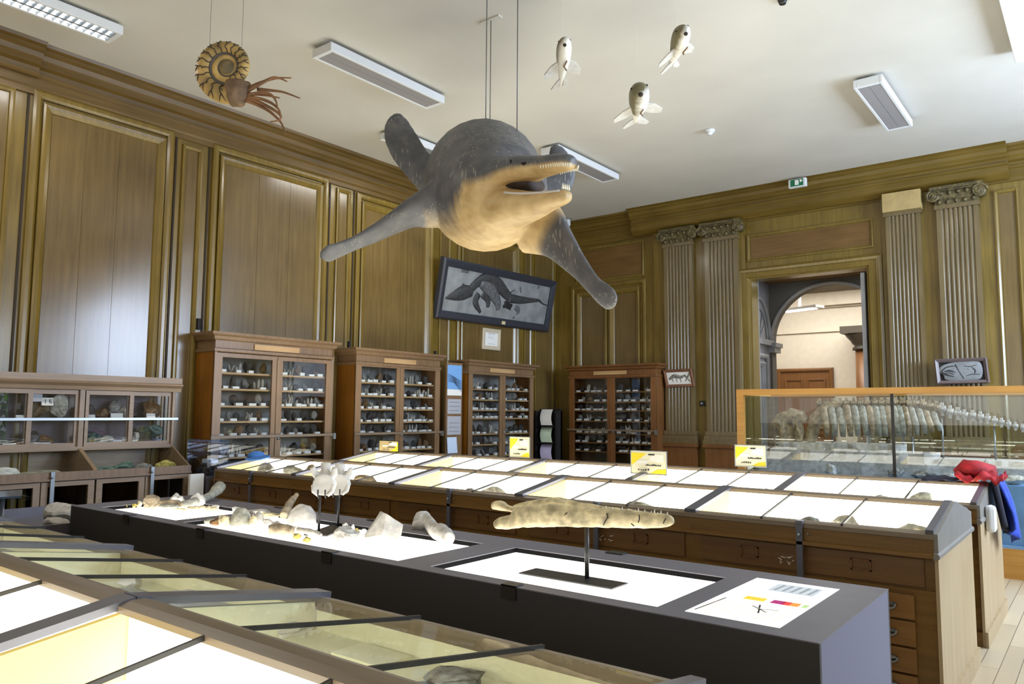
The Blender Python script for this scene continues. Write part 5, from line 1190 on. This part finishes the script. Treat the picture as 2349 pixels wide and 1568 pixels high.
tag(MB().box(cx_-.0, cx_+.18, cy_-.12, cy_-.03, 1.06, 1.10).build('white_card', 'card'), 'white folded card in the clear acrylic box', 'card')
tag(MB().box(-8.02, -7.98, 4.50, 4.66, 0, .95).build('upright_card', 'card'), 'white upright card beside the end of the first row', 'card')
# glass-topped stand cut by the left edge
p = at_d(18, 1132, 5.4)
t = thing('glass_stand', 'dark glass topped stand cut by the left edge of the view', 'stand', (p.x, p.y, 0))
MB().prism([(-.3, -.2), (.12, -.16), (.16, .03), (-.3, .2)], (p.x, p.y, p.z-.02), (1,0,0), (0,1,0), (0,0,1), .015).build('glass_top', mat('dark_blue_glass', (52, 66, 78), .15), t)
MB().cyl((p.x-.1, p.y, 0), (p.x-.1, p.y, p.z-.02), .018).build('stem', 'steel', t); MB().cyl((p.x-.1, p.y, 0), (p.x-.1, p.y, .02), .2, n=24).build('foot', 'steel', t)

# ------------------------------------------------------------------ jacket over the end of the second row
JX = -.76
t = thing('draped_jacket', 'red, blue and black jacket slung over the end of the second case row', 'jacket', (JX, 7.15, 1.0))
def cloth(q, f, nu, nv):
    vs = [f(i/nu, j/nv) for j in range(nv+1) for i in range(nu+1)]; vs2 = [v-Vector((.0, 0, .014))-Vector((.012, 0, 0)) for v in vs]
    n = (nu+1)*(nv+1); fs = []
    for j in range(nv):
        for i in range(nu):
            a = j*(nu+1)+i; fs += [(a, a+1, a+nu+2, a+nu+1), (n+a, n+a+nu+1, n+a+nu+2, n+a+1)]
    for i in range(nu): fs += [(i, n+i, n+i+1, i+1), (nv*(nu+1)+i, nv*(nu+1)+i+1, n+nv*(nu+1)+i+1, n+nv*(nu+1)+i)]
    for j in range(nv): a = j*(nu+1); b = a+nu; fs += [(a, a+nu+1, n+a+nu+1, n+a), (b, n+b, n+b+nu+1, b+nu+1)]
    return q.add(vs+vs2, fs, True)
nz = lambda u, v, s: noise.noise(Vector((u*3.1+s, v*2.7, s*1.7)))
q = MB(); cloth(q, lambda u, v: Vector((JX-.22+.32*u, 6.98+.30*v, 1.155+.075*abs(math.sin(u*6+1))*(.5+.5*math.sin(v*3))+.05*nz(u*2, v*2, 1)-.05*abs(v-.45))), 22, 14); q.build('red_bundle', 'red', t)
q = MB(); q.tube([(JX-.22, 7.05, 1.2), (JX-.16, 7.08, 1.235), (JX-.1, 7.12, 1.22), (JX+.03, 7.2, 1.2)], [.03, .06, .065, .05], 10); rough_up(q, .025, 9, 4); q.build('red_collar', 'red', t)
q = MB(); cloth(q, lambda u, v: Vector((JX+.02+.10*math.sin(v*1.5)+.035*math.sin(u*9+v*2), 7.12+.34*u+.12*v*u, 1.17-.55*v*(.72+.28*u)+.03*nz(u, v, 3))), 18, 16); q.build('blue_sleeve', 'blue', t)
q = MB(); cloth(q, lambda u, v: Vector((JX+.035+.05*v+.02*math.sin(u*11), 6.98+.20*u+.06*v, 1.15-.42*v*(.8+.2*u))), 12, 12); q.build('dark_lining', 'navy', t)
q = MB(); cloth(q, lambda u, v: Vector((JX-.46+.28*u, 6.99+.16*v, 1.135+.04*nz(u, v, 6)+.025*u)), 8, 6); q.build('dark_cuff', 'navy', t)
p = at_x(2276, 1188, -.72)
t = thing('white_dispenser', 'white rounded plastic box on the end panel below the jacket', 'dispenser', (-.74, 6.85, .80))
MB().box(-.79+.02, -.70, 6.72, 6.84, .78, .98).build('body', 'white', t, bevel=.03)

# ------------------------------------------------------------------ bones on the black table
ZP = .873
def lump(x0, x1, yt, yb, m, name, label, seed, dfac=.6, kind='rock', parent=None, ux=None, dz=0, cat='fossil bone', group=None):
    p = at_z((x0+x1)/2, yb-3, ZP); d = depth(p); w = (x1-x0)*d/FPX/2; h = max(.012, (yb-yt)*d/FPX/2*.93)
    dp = w*dfac
    p.y = min(max(p.y, 2.79+dp*.75), 3.38-dp*.75)
    ax = (RH, TC, Vector((0,0,1)))
    if kind == 'rock': q = rock(p, w, dp, h, seed, .5, 3, ax)
    elif kind == 'smooth':
        q = MB(); q.ball((0,0,0), 1, sub=4); 
        for v in q.v: v += noise.noise_vector(v*1.6+Vector((seed, 0, 0)))*.28
        mn = [min(v[i] for v in q.v) for i in range(3)]; xx = [max(v[i] for v in q.v) for i in range(3)]; mid = Vector([(a+b)/2 for a, b in zip(mn, xx)]); mx = [(b-a)/2 for a, b in zip(mn, xx)]; q.v = [v-mid for v in q.v]
        q.v = [ax[0]*(v.x/mx[0]*w)+ax[1]*(v.y/mx[1]*dp)+ax[2]*(v.z/mx[2]*h) for v in q.v]
        lo = min(v.z for v in q.v); q.v = [v+p-Vector((0,0,lo)) for v in q.v]
    elif kind == 'dome':
        q = MB(); q.ball((0,0,0), 1, sub=4); q.v = [Vector((v.x, v.y, max(v.z, -.02))) for v in q.v]
        for v in q.v: v += noise.noise_vector(v*2.4+Vector((seed, 0, 0)))*.10
        q.v = [ax[0]*(v.x*w)+ax[1]*(v.y*dp)+ax[2]*(v.z*h*2) for v in q.v]; lo = min(v.z for v in q.v); q.v = [v+p-Vector((0,0,lo)) for v in q.v]
    o = q.build(name, m, origin=p); return tag(o, label, cat, group)
def chain(pts, rs, m, name, label, vox=.006, rough=.004, cat='fossil bone', extra=None, flat=1):
    """pts in (px, py on the panel, height above panel)"""
    w = []
    for x, y, z in pts: p = at_z(x, y, ZP); w.append(p+Vector((0,0,z)))
    rr = srow([(a, r) for a, r in zip(w, rs)], 3); q = MB(); q.tube([r[0] for r in rr], [(r[1], r[1]*flat) for r in rr], 12)
    if extra: extra(q, w)
    q = rough_up(remesh(q, vox, 1), rough, 22, len(pts)); lo = min(v.z for v in q.v)
    q.v = [v+Vector((0,0,ZP-lo)) for v in q.v]
    return tag(q.build(name, m, origin=(sum((a for a in w), Vector())/len(w)).xy.to_3d()+Vector((0,0,ZP))), label, cat)
# far panel
lump(327, 365, 1135, 1171, 'bone_b', 'skull_fragment', 'grey-brown blocky fragment at the head of the bones on the far panel', 1, .8)
lump(358, 420, 1146, 1170, 'bone_b', 'bone_shaft', 'long brown split bone shaft beside the blocky fragment on the far panel', 2, .35)
lump(362, 410, 1157, 1172, 'bone_g', 'bone_plate', 'pale flat bone plate propped before the brown shaft', 3, .3)
lump(386, 408, 1137, 1160, 'bone_w', 'vertebra_fragment', 'small white lump behind the brown shaft', 4, .7)
lump(419, 440, 1129, 1156, 'bone_w', 'vertebra_fragment', 'rounded white vertebra standing above the shaft on the far panel', 5, .8, 'smooth')
lump(440, 456, 1135, 1156, 'bone_w', 'vertebra_fragment', 'small white vertebra beside the rounded one', 6, .8, 'smooth')
lump(456, 480, 1139, 1154, 'bone_w', 'flat_bone', 'flat white bone behind the flared limb bone', 7, .5)
chain([(415, 1167, .05), (440, 1164, .06), (465, 1160, .075), (485, 1156, .10), (498, 1152, .13), (506, 1150, .16)], [.03, .036, .034, .034, .05, .045], 'bone_g', 'limb_bone', 'flared tan limb bone leaning up against the white disc', .008)
lump(490, 524, 1126, 1160, 'bone_w', 'bone_disc', 'bluish white upright bone disc at the end of the far panel', 9, .3, 'smooth')
lump(518, 536, 1156, 1168, 'bone_w', 'bone_chip', 'small white chip past the upright disc', 10, .6)
KN = ['first', 'second', 'third', 'fourth', 'fifth', 'last']
for i, (x0, x1, yt, yb) in enumerate([(428, 445, 1163, 1173), (441, 459, 1162, 1174), (456, 474, 1160, 1174), (468, 486, 1161, 1177), (482, 500, 1163, 1179)]): lump(x0, x1, yt, yb, 'bone_y', 'toe_bone', '%s yellow knuckle bone in the little row before the flared limb bone' % KN[i], 20+i, .7, 'smooth', group='yellow knuckle bones')
lump(396, 430, 1171, 1175, 'bone_y', 'bone_splinter', 'thin yellow splinter before the brown shaft', 27, .15)
for i, (x0, x1, yt, yb, m_) in enumerate([(253, 263, 1160, 1164, 'rock_dark'), (270, 284, 1161, 1166, 'rock_yellow'), (284, 293, 1158, 1168, 'rock_yellow'), (286, 295, 1153, 1161, 'bone_w'), (297, 306, 1155, 1163, 'rock_grey'), (303, 316, 1156, 1167, 'rock_yellow'), (314, 326, 1150, 1166, 'bone_y')]):
    lump(x0, x1, yt, yb, m_, 'mineral_crumb', ['tiny dark crumb at the far tip of the light table', 'flat yellow crumb, second from the tip', 'bright yellow crumb in the crumb row', 'white crumb above the bright yellow one', 'grey crumb in the middle of the crumb row', 'ochre crumb near the blocky fragment', 'tan crumb touching the blocky fragment'][i], 30+i, .7)
# middle panel
lump(468, 492, 1191, 1204, 'bone_g', 'bone_plate', 'beige tilted plate at the corner of the middle panel', 41, .5)
lump(480, 512, 1190, 1208, 'rock_brown', 'shell_fragment', 'dark gold hollow shell beside the big dome on the middle panel', 42, .6)
lump(500, 526, 1182, 1210, 'bone_y', 'knobbed_bone', 'yellow knobbed bone leaning on the big dome', 43, .6, 'smooth')
lump(526, 578, 1168, 1208, 'bone_g', 'bone_dome', 'big rounded grey-green dome bone on the middle panel', 44, .7, 'dome')
lump(572, 590, 1181, 1210, 'bone_y', 'bone_column', 'short yellow upright piece at the side of the big dome', 45, .7)
lump(584, 606, 1172, 1204, 'bone', 'bone_fragment', 'light grey jagged fragment past the dome', 46, .6); lump(600, 628, 1190, 1212, 'bone', 'bone_fragment', 'low grey jagged fragment, middle of three past the dome', 47, .5); lump(622, 648, 1196, 1213, 'bone', 'bone_fragment', 'square grey fragment, last of three past the dome', 48, .5)
lump(570, 592, 1159, 1175, 'bone_w', 'bone_chip', 'white chip at the back edge behind the dome', 49, .6)
lump(600, 656, 1164, 1184, 'bone', 'flat_slab', 'flat grey slab at the back of the middle panel', 50, .5)
chain([(650, 1190, .03), (658, 1186, .07), (668, 1181, .11), (680, 1174, .14)], [.03, .03, .026, .016], 'bone_b', 'horn_core', 'tan upright horn leaning on the grey domed slab', .006)
lump(660, 728, 1160, 1203, 'bone', 'domed_slab', 'grey domed slab with cracks at the back of the middle panel', 52, .45, 'dome')
lump(606, 652, 1176, 1190, 'bone_y', 'bone_lump', 'yellow lump between the flat slab and the horn', 53, .5)
chain([(617, 1226, .03), (635, 1226, .035), (655, 1227, .035), (672, 1228, .03)], [.03, .036, .036, .028], 'bone_b', 'bone_log', 'pinkish brown log-like bone near the front edge of the table', .006, .006)
lump(672, 692, 1224, 1240, 'rock_yellow', 'bone_crumb', 'yellow-green crumbled piece past the pinkish log', 55, .6); lump(694, 714, 1231, 1247, 'rock_yellow', 'bone_crumb', 'yellow-green crumb nearest the front edge', 56, .6)
lump(668, 690, 1208, 1224, 'bone_w', 'bone_flake', 'white pointed flake behind the yellow-green crumbs', 57, .4)
chain([(684, 1224, .02), (705, 1227, .02), (722, 1231, .02), (736, 1234, .014)], [.018, .022, .02, .012], 'bone', 'long_fragment', 'thin grey fragment pointing at the black pole foot', .005)
lump(702, 722, 1203, 1213, 'card', 'label_card', 'white printed label beside the black pole foot', 59, .4, cat='label')
lump(763, 826, 1206, 1252, 'bone', 'pyramid_bone', 'white pyramid-shaped bone block before the twin poles', 60, .8)
for i, (x0, x1, yt, yb, m_) in enumerate([(785, 800, 1200, 1216, 'bone_w'), (794, 806, 1206, 1222, 'rock_yellow'), (808, 818, 1203, 1218, 'bone_w'), (812, 826, 1212, 1230, 'rock_yellow'), (828, 842, 1214, 1226, 'bone_w'), (822, 836, 1226, 1240, 'bone_w')]):
    lump(x0, x1, yt, yb, m_, 'spiky_fragment', ['white spiky chip right behind the pyramid block', 'yellow chip behind the pyramid block', 'white sliver in the chip scatter', 'olive chip in the middle of the chip scatter', 'white chip against the folded bone', 'front white chip of the scatter'][i], 61+i, .6)
p = at_z(880, 1238, ZP)
def hull(pts, m, name, label, base, rough=.006, cat='fossil bone'):
    bm = bmesh.new()
    for r_, t_, u_ in pts: bm.verts.new(base+RH*r_+TC*t_+Vector((0, 0, u_)))
    bmesh.ops.convex_hull(bm, input=bm.verts); bmesh.ops.subdivide_edges(bm, edges=bm.edges, cuts=5, use_grid_fill=True)
    bmesh.ops.triangulate(bm, faces=bm.faces)
    q = MB(); bm.verts.index_update(); q.v = [v.co.copy() for v in bm.verts]; q.f = [[v.index for v in f.verts] for f in bm.faces]; q.sm = [False]*len(q.f); bm.free()
    rough_up(q, rough, 14, 3); lo = min(v.z for v in q.v); q.v = [v-Vector((0, 0, lo-base.z)) for v in q.v]
    return tag(q.build(name, m, origin=base), label, cat)
p = at_z(880, 1234, ZP)
hull([(-.125, .03, 0), (-.10, -.07, 0), (-.09, .0, .05), (.0, .03, .155), (-.04, -.08, .15), (.02, .04, .15), (.12, .0, .085), (.10, -.08, .08), (.09, .05, .0), (.11, .0, .02), (.0, .08, .03)], 'bone', 'folded_bone', 'tent-shaped folded grey bone near the middle of the table', p)
chain([(960, 1224, .04), (968, 1219, .085), (980, 1222, .075), (996, 1234, .045), (1012, 1243, .05), (1030, 1251, .035)], [.045, .05, .036, .045, .055, .04], 'bone', 'knuckle_bone', 'curved grey knuckle bone at the end of the middle panel', .007, .004)
# twin vertebrae on poles
t = thing('vertebra_stand', 'black foot plate with two thin poles on the light table', 'stand', at_z(752, 1216, ZP))
a, b = at_z(731, 1224, ZP), at_z(775, 1208, ZP)
MB().obox((a+b)/2+Vector((.03, -.02, .004)), (a-b).normalized(), (a-b).normalized().cross(Vector((0,0,1))), (0,0,1), (a-b).length+.10, .16, .008).build('foot_plate', 'black', t)
def vert(base, pxc, pyt, pyb, label, seed, mirror=1):
    d = depth(base); s = d/FPX; zt = lambda py: at_d(pxc, py, d).z
    cen = at_d(pxc, 1103, d); q = MB(); w = 26*s
    U = Vector((0,0,1))
    q.tube([cen-TC*.035-U*.02, cen-TC*.01-U*.02, cen+TC*.02-U*.02, cen+TC*.04-U*.02], [w*.98, w*.86, w*.86, w*.98], 18)    # body
    q.tube([cen+U*.03, cen+U*.07-TC*.01, cen+U*(.115)-TC*.02], [(w*.55, .03), (w*.42, .026), (w*.5, .02)], 10, up=TC)      # neural spine
    for sg in (-1, 1): q.tube([cen+U*.02+RH*sg*w*.5, cen+U*.05+RH*sg*w*.85+TC*.01, cen+U*.09+RH*sg*w*(1.1 if sg == mirror else .9)+TC*.02], [.028, .024, .016], 8)
    q.tube([cen-U*.02-RH*w*.9+TC*.03, cen-U*.06-RH*w*.8+TC*.04, cen-U*.085-RH*w*.4+TC*.04], [.014, .016, .012], 8); q.tube([cen-U*.02+RH*w*.9+TC*.03, cen-U*.06+RH*w*.8+TC*.04, cen-U*.085+RH*w*.4+TC*.04], [.014, .016, .012], 8)
    q = rough_up(remesh(q, .006, 1), .003, 24, seed)
    tt = thing('mounted_vertebra', label, 'fossil bone', cen); q.build('vertebra', 'bone_w', tt)
    h = MB(); 
    for dx in (.0, .045): h.tube([cen+TC*.065+RH*(dx-.02)-U*.10, cen+TC*.085+RH*(dx-.02)-U*.08, cen+TC*.085+RH*(dx-.02)-U*.045], .0045, 6)
    h.build('mount_clip', 'black', tt)
    return cen, w
for base, pxc, lab, sd, mr in ((a, 745, 'white fossil vertebra on the front thin pole, spine upright', 1, -1), (b, 778, 'white fossil vertebra on the rear thin pole, wings raised', 2, 1)):
    cen, w = vert(base, pxc, 1055, 1130, lab, sd, mr)
    pole = MB().cyl(base, (base.x, base.y, cen.z-.085), .008, n=10); pole.tube([(base.x, base.y, cen.z-.085), (cen.x, cen.y, cen.z-.07)], .006, 6); pole.build('pole', 'black', t)
# fossil jaw on its stand
pc = at_z(1380, 1318, ZP)
t = thing('jaw_stand', 'black flat plate and single pole carrying the long fossil jaw', 'stand', pc)
MB().box(-2.29, -1.77, 2.995, 3.14, ZP, ZP+.006).build('foot_plate', 'black', t); MB().cyl((pc.x, 3.10, ZP), (pc.x, 3.10, 1.128), .011, n=12).build('pole', 'black', t)
def jp(px, py, dy=0): return at_y(px, py, 3.10+dy)
q = MB()
S1 = [(1176, 1190, -.068, .022, .035), (1205, 1185, -.065, .028, .052), (1260, 1182, -.055, .03, .055), (1320, 1184, -.045, .03, .05), (1380, 1187, -.03, .03, .045), (1440, 1190, -.012, .028, .04), (1500, 1193, .0, .026, .034), (1535, 1194, .005, .022, .026), (1547, 1193, .01, .01, .012)]
S2 = [(1180, 1170, .10, .022, .03), (1230, 1163, .10, .024, .04), (1280, 1160, .095, .024, .045), (1330, 1168, .075, .024, .036), (1380, 1174, .055, .024, .032), (1440, 1182, .03, .022, .03), (1500, 1189, .015, .02, .026)]
S3 = [(1132, 1159, .02, .022, .020), (1148, 1159, .012, .026, .026), (1168, 1166, .0, .02, .016), (1200, 1172, -.02, .02, .02), (1240, 1174, -.03, .022, .03), (1300, 1178, -.04, .02, .03)]
S4 = [(1137, 1203, -.09, .024, .020), (1150, 1200, -.085, .03, .030), (1168, 1197, -.075, .028, .034), (1195, 1194, -.068, .026, .034)]
S5 = [(1216, 1166, .03, .018, .02), (1234, 1159, .045, .02, .030), (1265, 1158, .06, .022, .032), (1300, 1160, .07, .022, .028)]
for S in (S1, S2, S3, S4, S5):
    rr = srow([(jp(x, y, dy), a, b) for x, y, dy, a, b in S], 3); q.tube([r[0] for r in rr], [(r[1], r[2]) for r in rr], 12, up=(0,0,1))
q = rough_up(remesh(q, .0055, 2), .004, 20, 8)
t = thing('fossil_jaw', 'long cream fossil lower jaw with small teeth on a single black pole', 'fossil bone', jp(1340, 1180)); q.build('jawbone', 'bone_y', t)
q = MB()
for i in range(22):
    x = 1375+i*7.4; y = 1175+i*.55; dy = -.03+.04*i/22; p = jp(x, y, dy); hh = .016+.018*((i*7) % 5)/4; q.tube([p-Vector((0,0,.012)), p+Vector((0,0,.004)), p+Vector((.002, 0, hh))], [.007, .0055, .0012], 6)
for i in range(14):
    x = 1318+i*7.5; y = 1163+i*1.7; p = jp(x, y, .07-.03*i/14); q.tube([p-Vector((0,0,.012)), p, p+Vector((.002, 0, .02))], [.007, .006, .0012], 6)
q.build('teeth', 'tooth', t)
q = MB()
for pts in ([(1392, 1176), (1394, 1186), (1388, 1196), (1384, 1204)], [(1466, 1180), (1467, 1190), (1464, 1198)], [(1527, 1188), (1521, 1200)], [(1209, 1203), (1207, 1195)], [(1227, 1197), (1232, 1204)], [(1301, 1175), (1293, 1183), (1285, 1186)], [(1448, 1200), (1455, 1206)]):
    q.tube([jp(x, y, -.062+.05*max(0, (x-1300))/250 - .014) for x, y in pts], .0028, 5)
q.build('crack_lines', 'crack', t)

# ------------------------------------------------------------------ specimens behind the glass of the rows
def row_rock(x0, x1, yt, yb, yf, m, label, seed, kind='rock'):
    for s_ in range(10, 45):
        dy = s_/100; top = at_y((x0+x1)/2, yt, yf+dy).z
        if top < .995+.178*(dy-.05): break
    p = at_y((x0+x1)/2, yt, yf+dy); d = depth(p); w = (x1-x0)*d/FPX/2; p.z = .901; h = max(.03, (top-.901)/2)
    tag(rock(p, w, .055, h, seed, .4, 3, (Vector((1,0,0)), Vector((0,1,0)), Vector((0,0,1)))).build('case_specimen', m, origin=p), label, 'specimen')
for i, (x0, x1, yt, yb, yf, m_, lab) in enumerate([(582, 640, 1060, 1086, 4.77, 'rock_grey', 'grey slab under glass in the first row, at the far end'), (640, 712, 1066, 1093, 4.77, 'bone_g', 'long tan fossil under glass in the first row, behind the twin vertebrae'), (700, 730, 1064, 1094, 4.77, 'bone_b', 'tan upright slab just past the long tan fossil in the first row'), (800, 882, 1088, 1112, 4.77, 'bone_b', 'ragged tan slab under glass in the first row, right after the vertebrae'),
        (1055, 1093, 1119, 1132, 4.77, 'rock_grey', 'low grey stone in the first row, beside the angular pale one'), (1098, 1174, 1114, 1140, 4.77, 'rock_pale', 'angular pale grey stone under glass above the open strap of the first row'), (1415, 1520, 1151, 1172, 4.77, 'rock_pale', 'flat pale stone under glass just above the jaw teeth'),
        (1710, 1735, 1184, 1192, 4.77, 'rock_grey', 'thin grey chip under glass near the largest label holder'), (1745, 1770, 1186, 1194, 4.77, 'rock_grey', 'thin grey chip beside the glazing bar in the end case'), (1780, 1822, 1188, 1200, 4.77, 'rock_pale', 'low pale stone in the end case left of its locking bar'), (1830, 1888, 1184, 1206, 4.77, 'rock_grey', 'square grey slab behind the locking bar of the end case'), (1903, 1971, 1180, 1208, 4.77, 'rock_pale', 'faceted pale stone crossing a glazing bar of the end case'), (2050, 2134, 1200, 1220, 4.77, 'rock_pale', 'long low tan stone at the pale gable of the end case'),
        (2002, 2042, 1134, 1144, 6.5, 'rock_pale', 'thin arched shard under glass in the second row'), (2088, 2140, 1127, 1146, 6.5, 'bone_g', 'pointed winged shard under glass in the second row'), (1752, 1764, 1119, 1124, 6.5, 'rock_grey', 'tiny grey chip under glass in the second row')]):
    row_rock(x0, x1, yt, yb, yf, m_, lab, 200+i)
# scribbled paint flakes on the drawers of the first row
# (worn patches left by old labels)
for i, (px, py) in enumerate([(1805, 1283), (1390, 1232), (1300, 1228)][:2]):
    p = at_y(px, py, 4.77+.034); q = MB(); rr = random.Random(i+3)
    for k in range(9):
        x, z = p.x+rr.uniform(-.075, .06), p.z+rr.uniform(-.022, .022); q.obox((x, p.y, z), Vector((1, 0, rr.uniform(-1.5, 1.5))).normalized(), (0,1,0), Vector((0,0,1)), rr.uniform(.01, .03), .002, .004)
    q2 = q.build('torn_label', 'card'); tag(q2, ['torn remains of a white label on the drawer front nearest the row end', 'torn white label remains on the drawer front below the jaw'][i], 'label')
# papers and label boards lying under the dim glass of the nearest row
for i, (x0, x1, y0, y1, m_, lab) in enumerate([(-1.6, -1.2, 1.42, 1.62, 'slab', 'grey slab under the dim glass near the open end of the black table'), (-3.3, -2.9, 1.40, 1.6, 'bone_g', 'beige slab under the dim glass, past the mullion'), (-4.7, -4.3, 1.4, 1.62, 'bone_g', 'beige slab under the dim glass far along the nearest row')]):
    p = Vector(((x0+x1)/2, (y0+y1)/2, .901)); tag(rock(p, (x1-x0)/2, (y1-y0)/2, .012, 300+i).build('flat_specimen', m_, origin=p), lab, 'specimen')

for i, (px, py, w_, d_, m_, lab) in enumerate([(330, 1282, .34, .20, 'grey_card', 'grey printed board under the dim glass, before the first crossing mullion'), (610, 1352, .36, .16, 'grey_card', 'grey board with pale print just before the second crossing mullion'), (890, 1492, .22, .13, 'sign_w', 'cream printed card under the dim glass, nearest the view edge'), (780, 1405, .2, .12, 'card', 'white card beside the black table under the dim glass'), (1300, 1552, .24, .10, 'sign_w', 'cream card under the dim glass at the bottom edge')]):
    p = at_z(px, py, .905); p.y = min(max(p.y, 1.16+d_/2), 1.70-d_/2)
    o = tag(MB().box(p.x-w_/2, p.x+w_/2, p.y-d_/2, p.y+d_/2, .901, .912).build('label_board', m_), lab, 'board')
for i, (px, py, r_, m_, lab) in enumerate([(520, 1345, .07, 'bone_w', 'white lumpy stone under the dim glass, left of the printed board'), (380, 1316, .06, 'bone_w', 'small white stone under the dim glass by a glazing bar'), (690, 1425, .06, 'bone_w', 'white knobbed stone under the dim glass past the second mullion'), (1110, 1515, .09, 'rock_grey', 'grey stone under the dim glass near the bottom edge')]):
    p = at_z(px, py, .93); p.z = .901; p.y = min(max(p.y, 1.2), 1.62)
    tag(rock(p, r_, r_*.8, .022, 330+i).build('case_specimen', m_, origin=p), lab, 'specimen')

# ------------------------------------------------------------------ light
w = bpy.data.worlds.new('world'); scene.world = w; w.use_nodes = True
bg = w.node_tree.nodes['Background']; bg.inputs['Color'].default_value = (.75, .87, 1, 1); bg.inputs['Strength'].default_value = 2.5
def area(name, loc, rot, sx, sy, power, col):
    l = bpy.data.lights.new(name, 'AREA'); l.shape = 'RECTANGLE'; l.size = sx; l.size_y = sy; l.energy = power; l.color = col
    o = bpy.data.objects.new(name, l); C.objects.link(o); o.location = loc; o.rotation_euler = rot; return o
for (a, b, za, zb), pw in zip(((4.8, 7.0, 2.3, 4.4), (8.7, 11.3, 2.0, 4.8)), (330, 760)): area('window_daylight', (EX-.02, (a+b)/2, (za+zb)/2), (0, PI/2, 0), zb-za-.1, b-a-.1, pw, (.62, .76, 1))
t = thing('garden_tree', 'leafy green tree outside the window, seen mirrored in the desk case', 'tree', (7.5, 6.5, 0))
MB().tube([(7.5, 6.5, 0), (7.6, 6.6, 1.4), (7.5, 6.5, 2.6)], [.2, .16, .1], 8).build('trunk', 'cab_dark', t)
q = MB(); rr = random.Random(9)
for k in range(2600):
    c_ = Vector((7.5+rr.gauss(0, .9), 6.5+rr.gauss(0, 1.2), 2.4+rr.gauss(0, 1.1))); a_ = Vector((rr.gauss(0, 1), rr.gauss(0, 1), rr.gauss(0, 1))).normalized()*.14; b_ = a_.cross(Vector((rr.gauss(0, 1), rr.gauss(0, 1), rr.gauss(0, 1)))).normalized()*.09
    q.quad(c_-a_, c_+b_, c_+a_, c_-b_)
sl = bpy.data.lights.new('sun', 'SUN'); sl.energy = 7; sl.angle = .01; so = bpy.data.objects.new('sun', sl); C.objects.link(so); so.rotation_euler = Vector((.5, 0, -.87)).to_track_quat('-Z', 'Y').to_euler()
q.build('foliage', mat('leaf_green', (140, 200, 84), .6, var=.3, vscale=3), t)
tag(MB().box(EX+.4, 16, -4, 18, -.1, 0).build('lawn', 'leaf_green' if 'leaf_green' in M else mat('lawn_green', (96, 140, 60), .9)), 'green lawn outside the windows', 'lawn', kind='structure')
area('rear_fill_light', (-1.5, BY+.05, 3.0), (PI/2, 0, 0), 5, 3.2, 120, (1, .98, .94))  # soft fill lamps added before the back wall, which has no window
area('rear_fill_light', (-6.0, BY+.05, 3.0), (PI/2, 0, 0), 3.5, 3.2, 45, (1, .98, .94))
area('next_room_light', (-4.5, 17, 4.6), (0, 0, 0), 4, 2, 300, (1, .97, .9))
area('vestibule_light', (-3.8, 13.7, 4.05), (0, 0, 0), 1.4, .6, 5, (.85, .92, 1))
for x, y0, y1 in ((-7.70, 1.55, 3.34), (-7.56, 6.9, 8.62), (-.435, 7.7, 9.4)): area('tube_light', (x, (y0+y1)/2, 5.35), (0, 0, 0), .24, y1-y0-.1, 45, (1, .97, .92))

for k in range(5): area('case_fill_light', (XE-PER*(k+.5), .40+1.37/2+.06, 1.075), (math.radians(25), 0, 0), 1.3, .04, 4, (1, .97, .86))  # lamps added inside the nearest row to brighten its dim half
scene.view_settings.view_transform = 'Standard'; scene.view_settings.look = 'None'; scene.view_settings.exposure = -.35
cy = scene.cycles
cy.use_denoising = True; cy.max_bounces = 7; cy.transparent_max_bounces = 14; cy.diffuse_bounces = 3; cy.glossy_bounces = 3; cy.use_adaptive_sampling = True; cy.adaptive_threshold = .04; cy.sample_clamp_indirect = 6; cy.caustics_reflective = False; cy.caustics_refractive = False
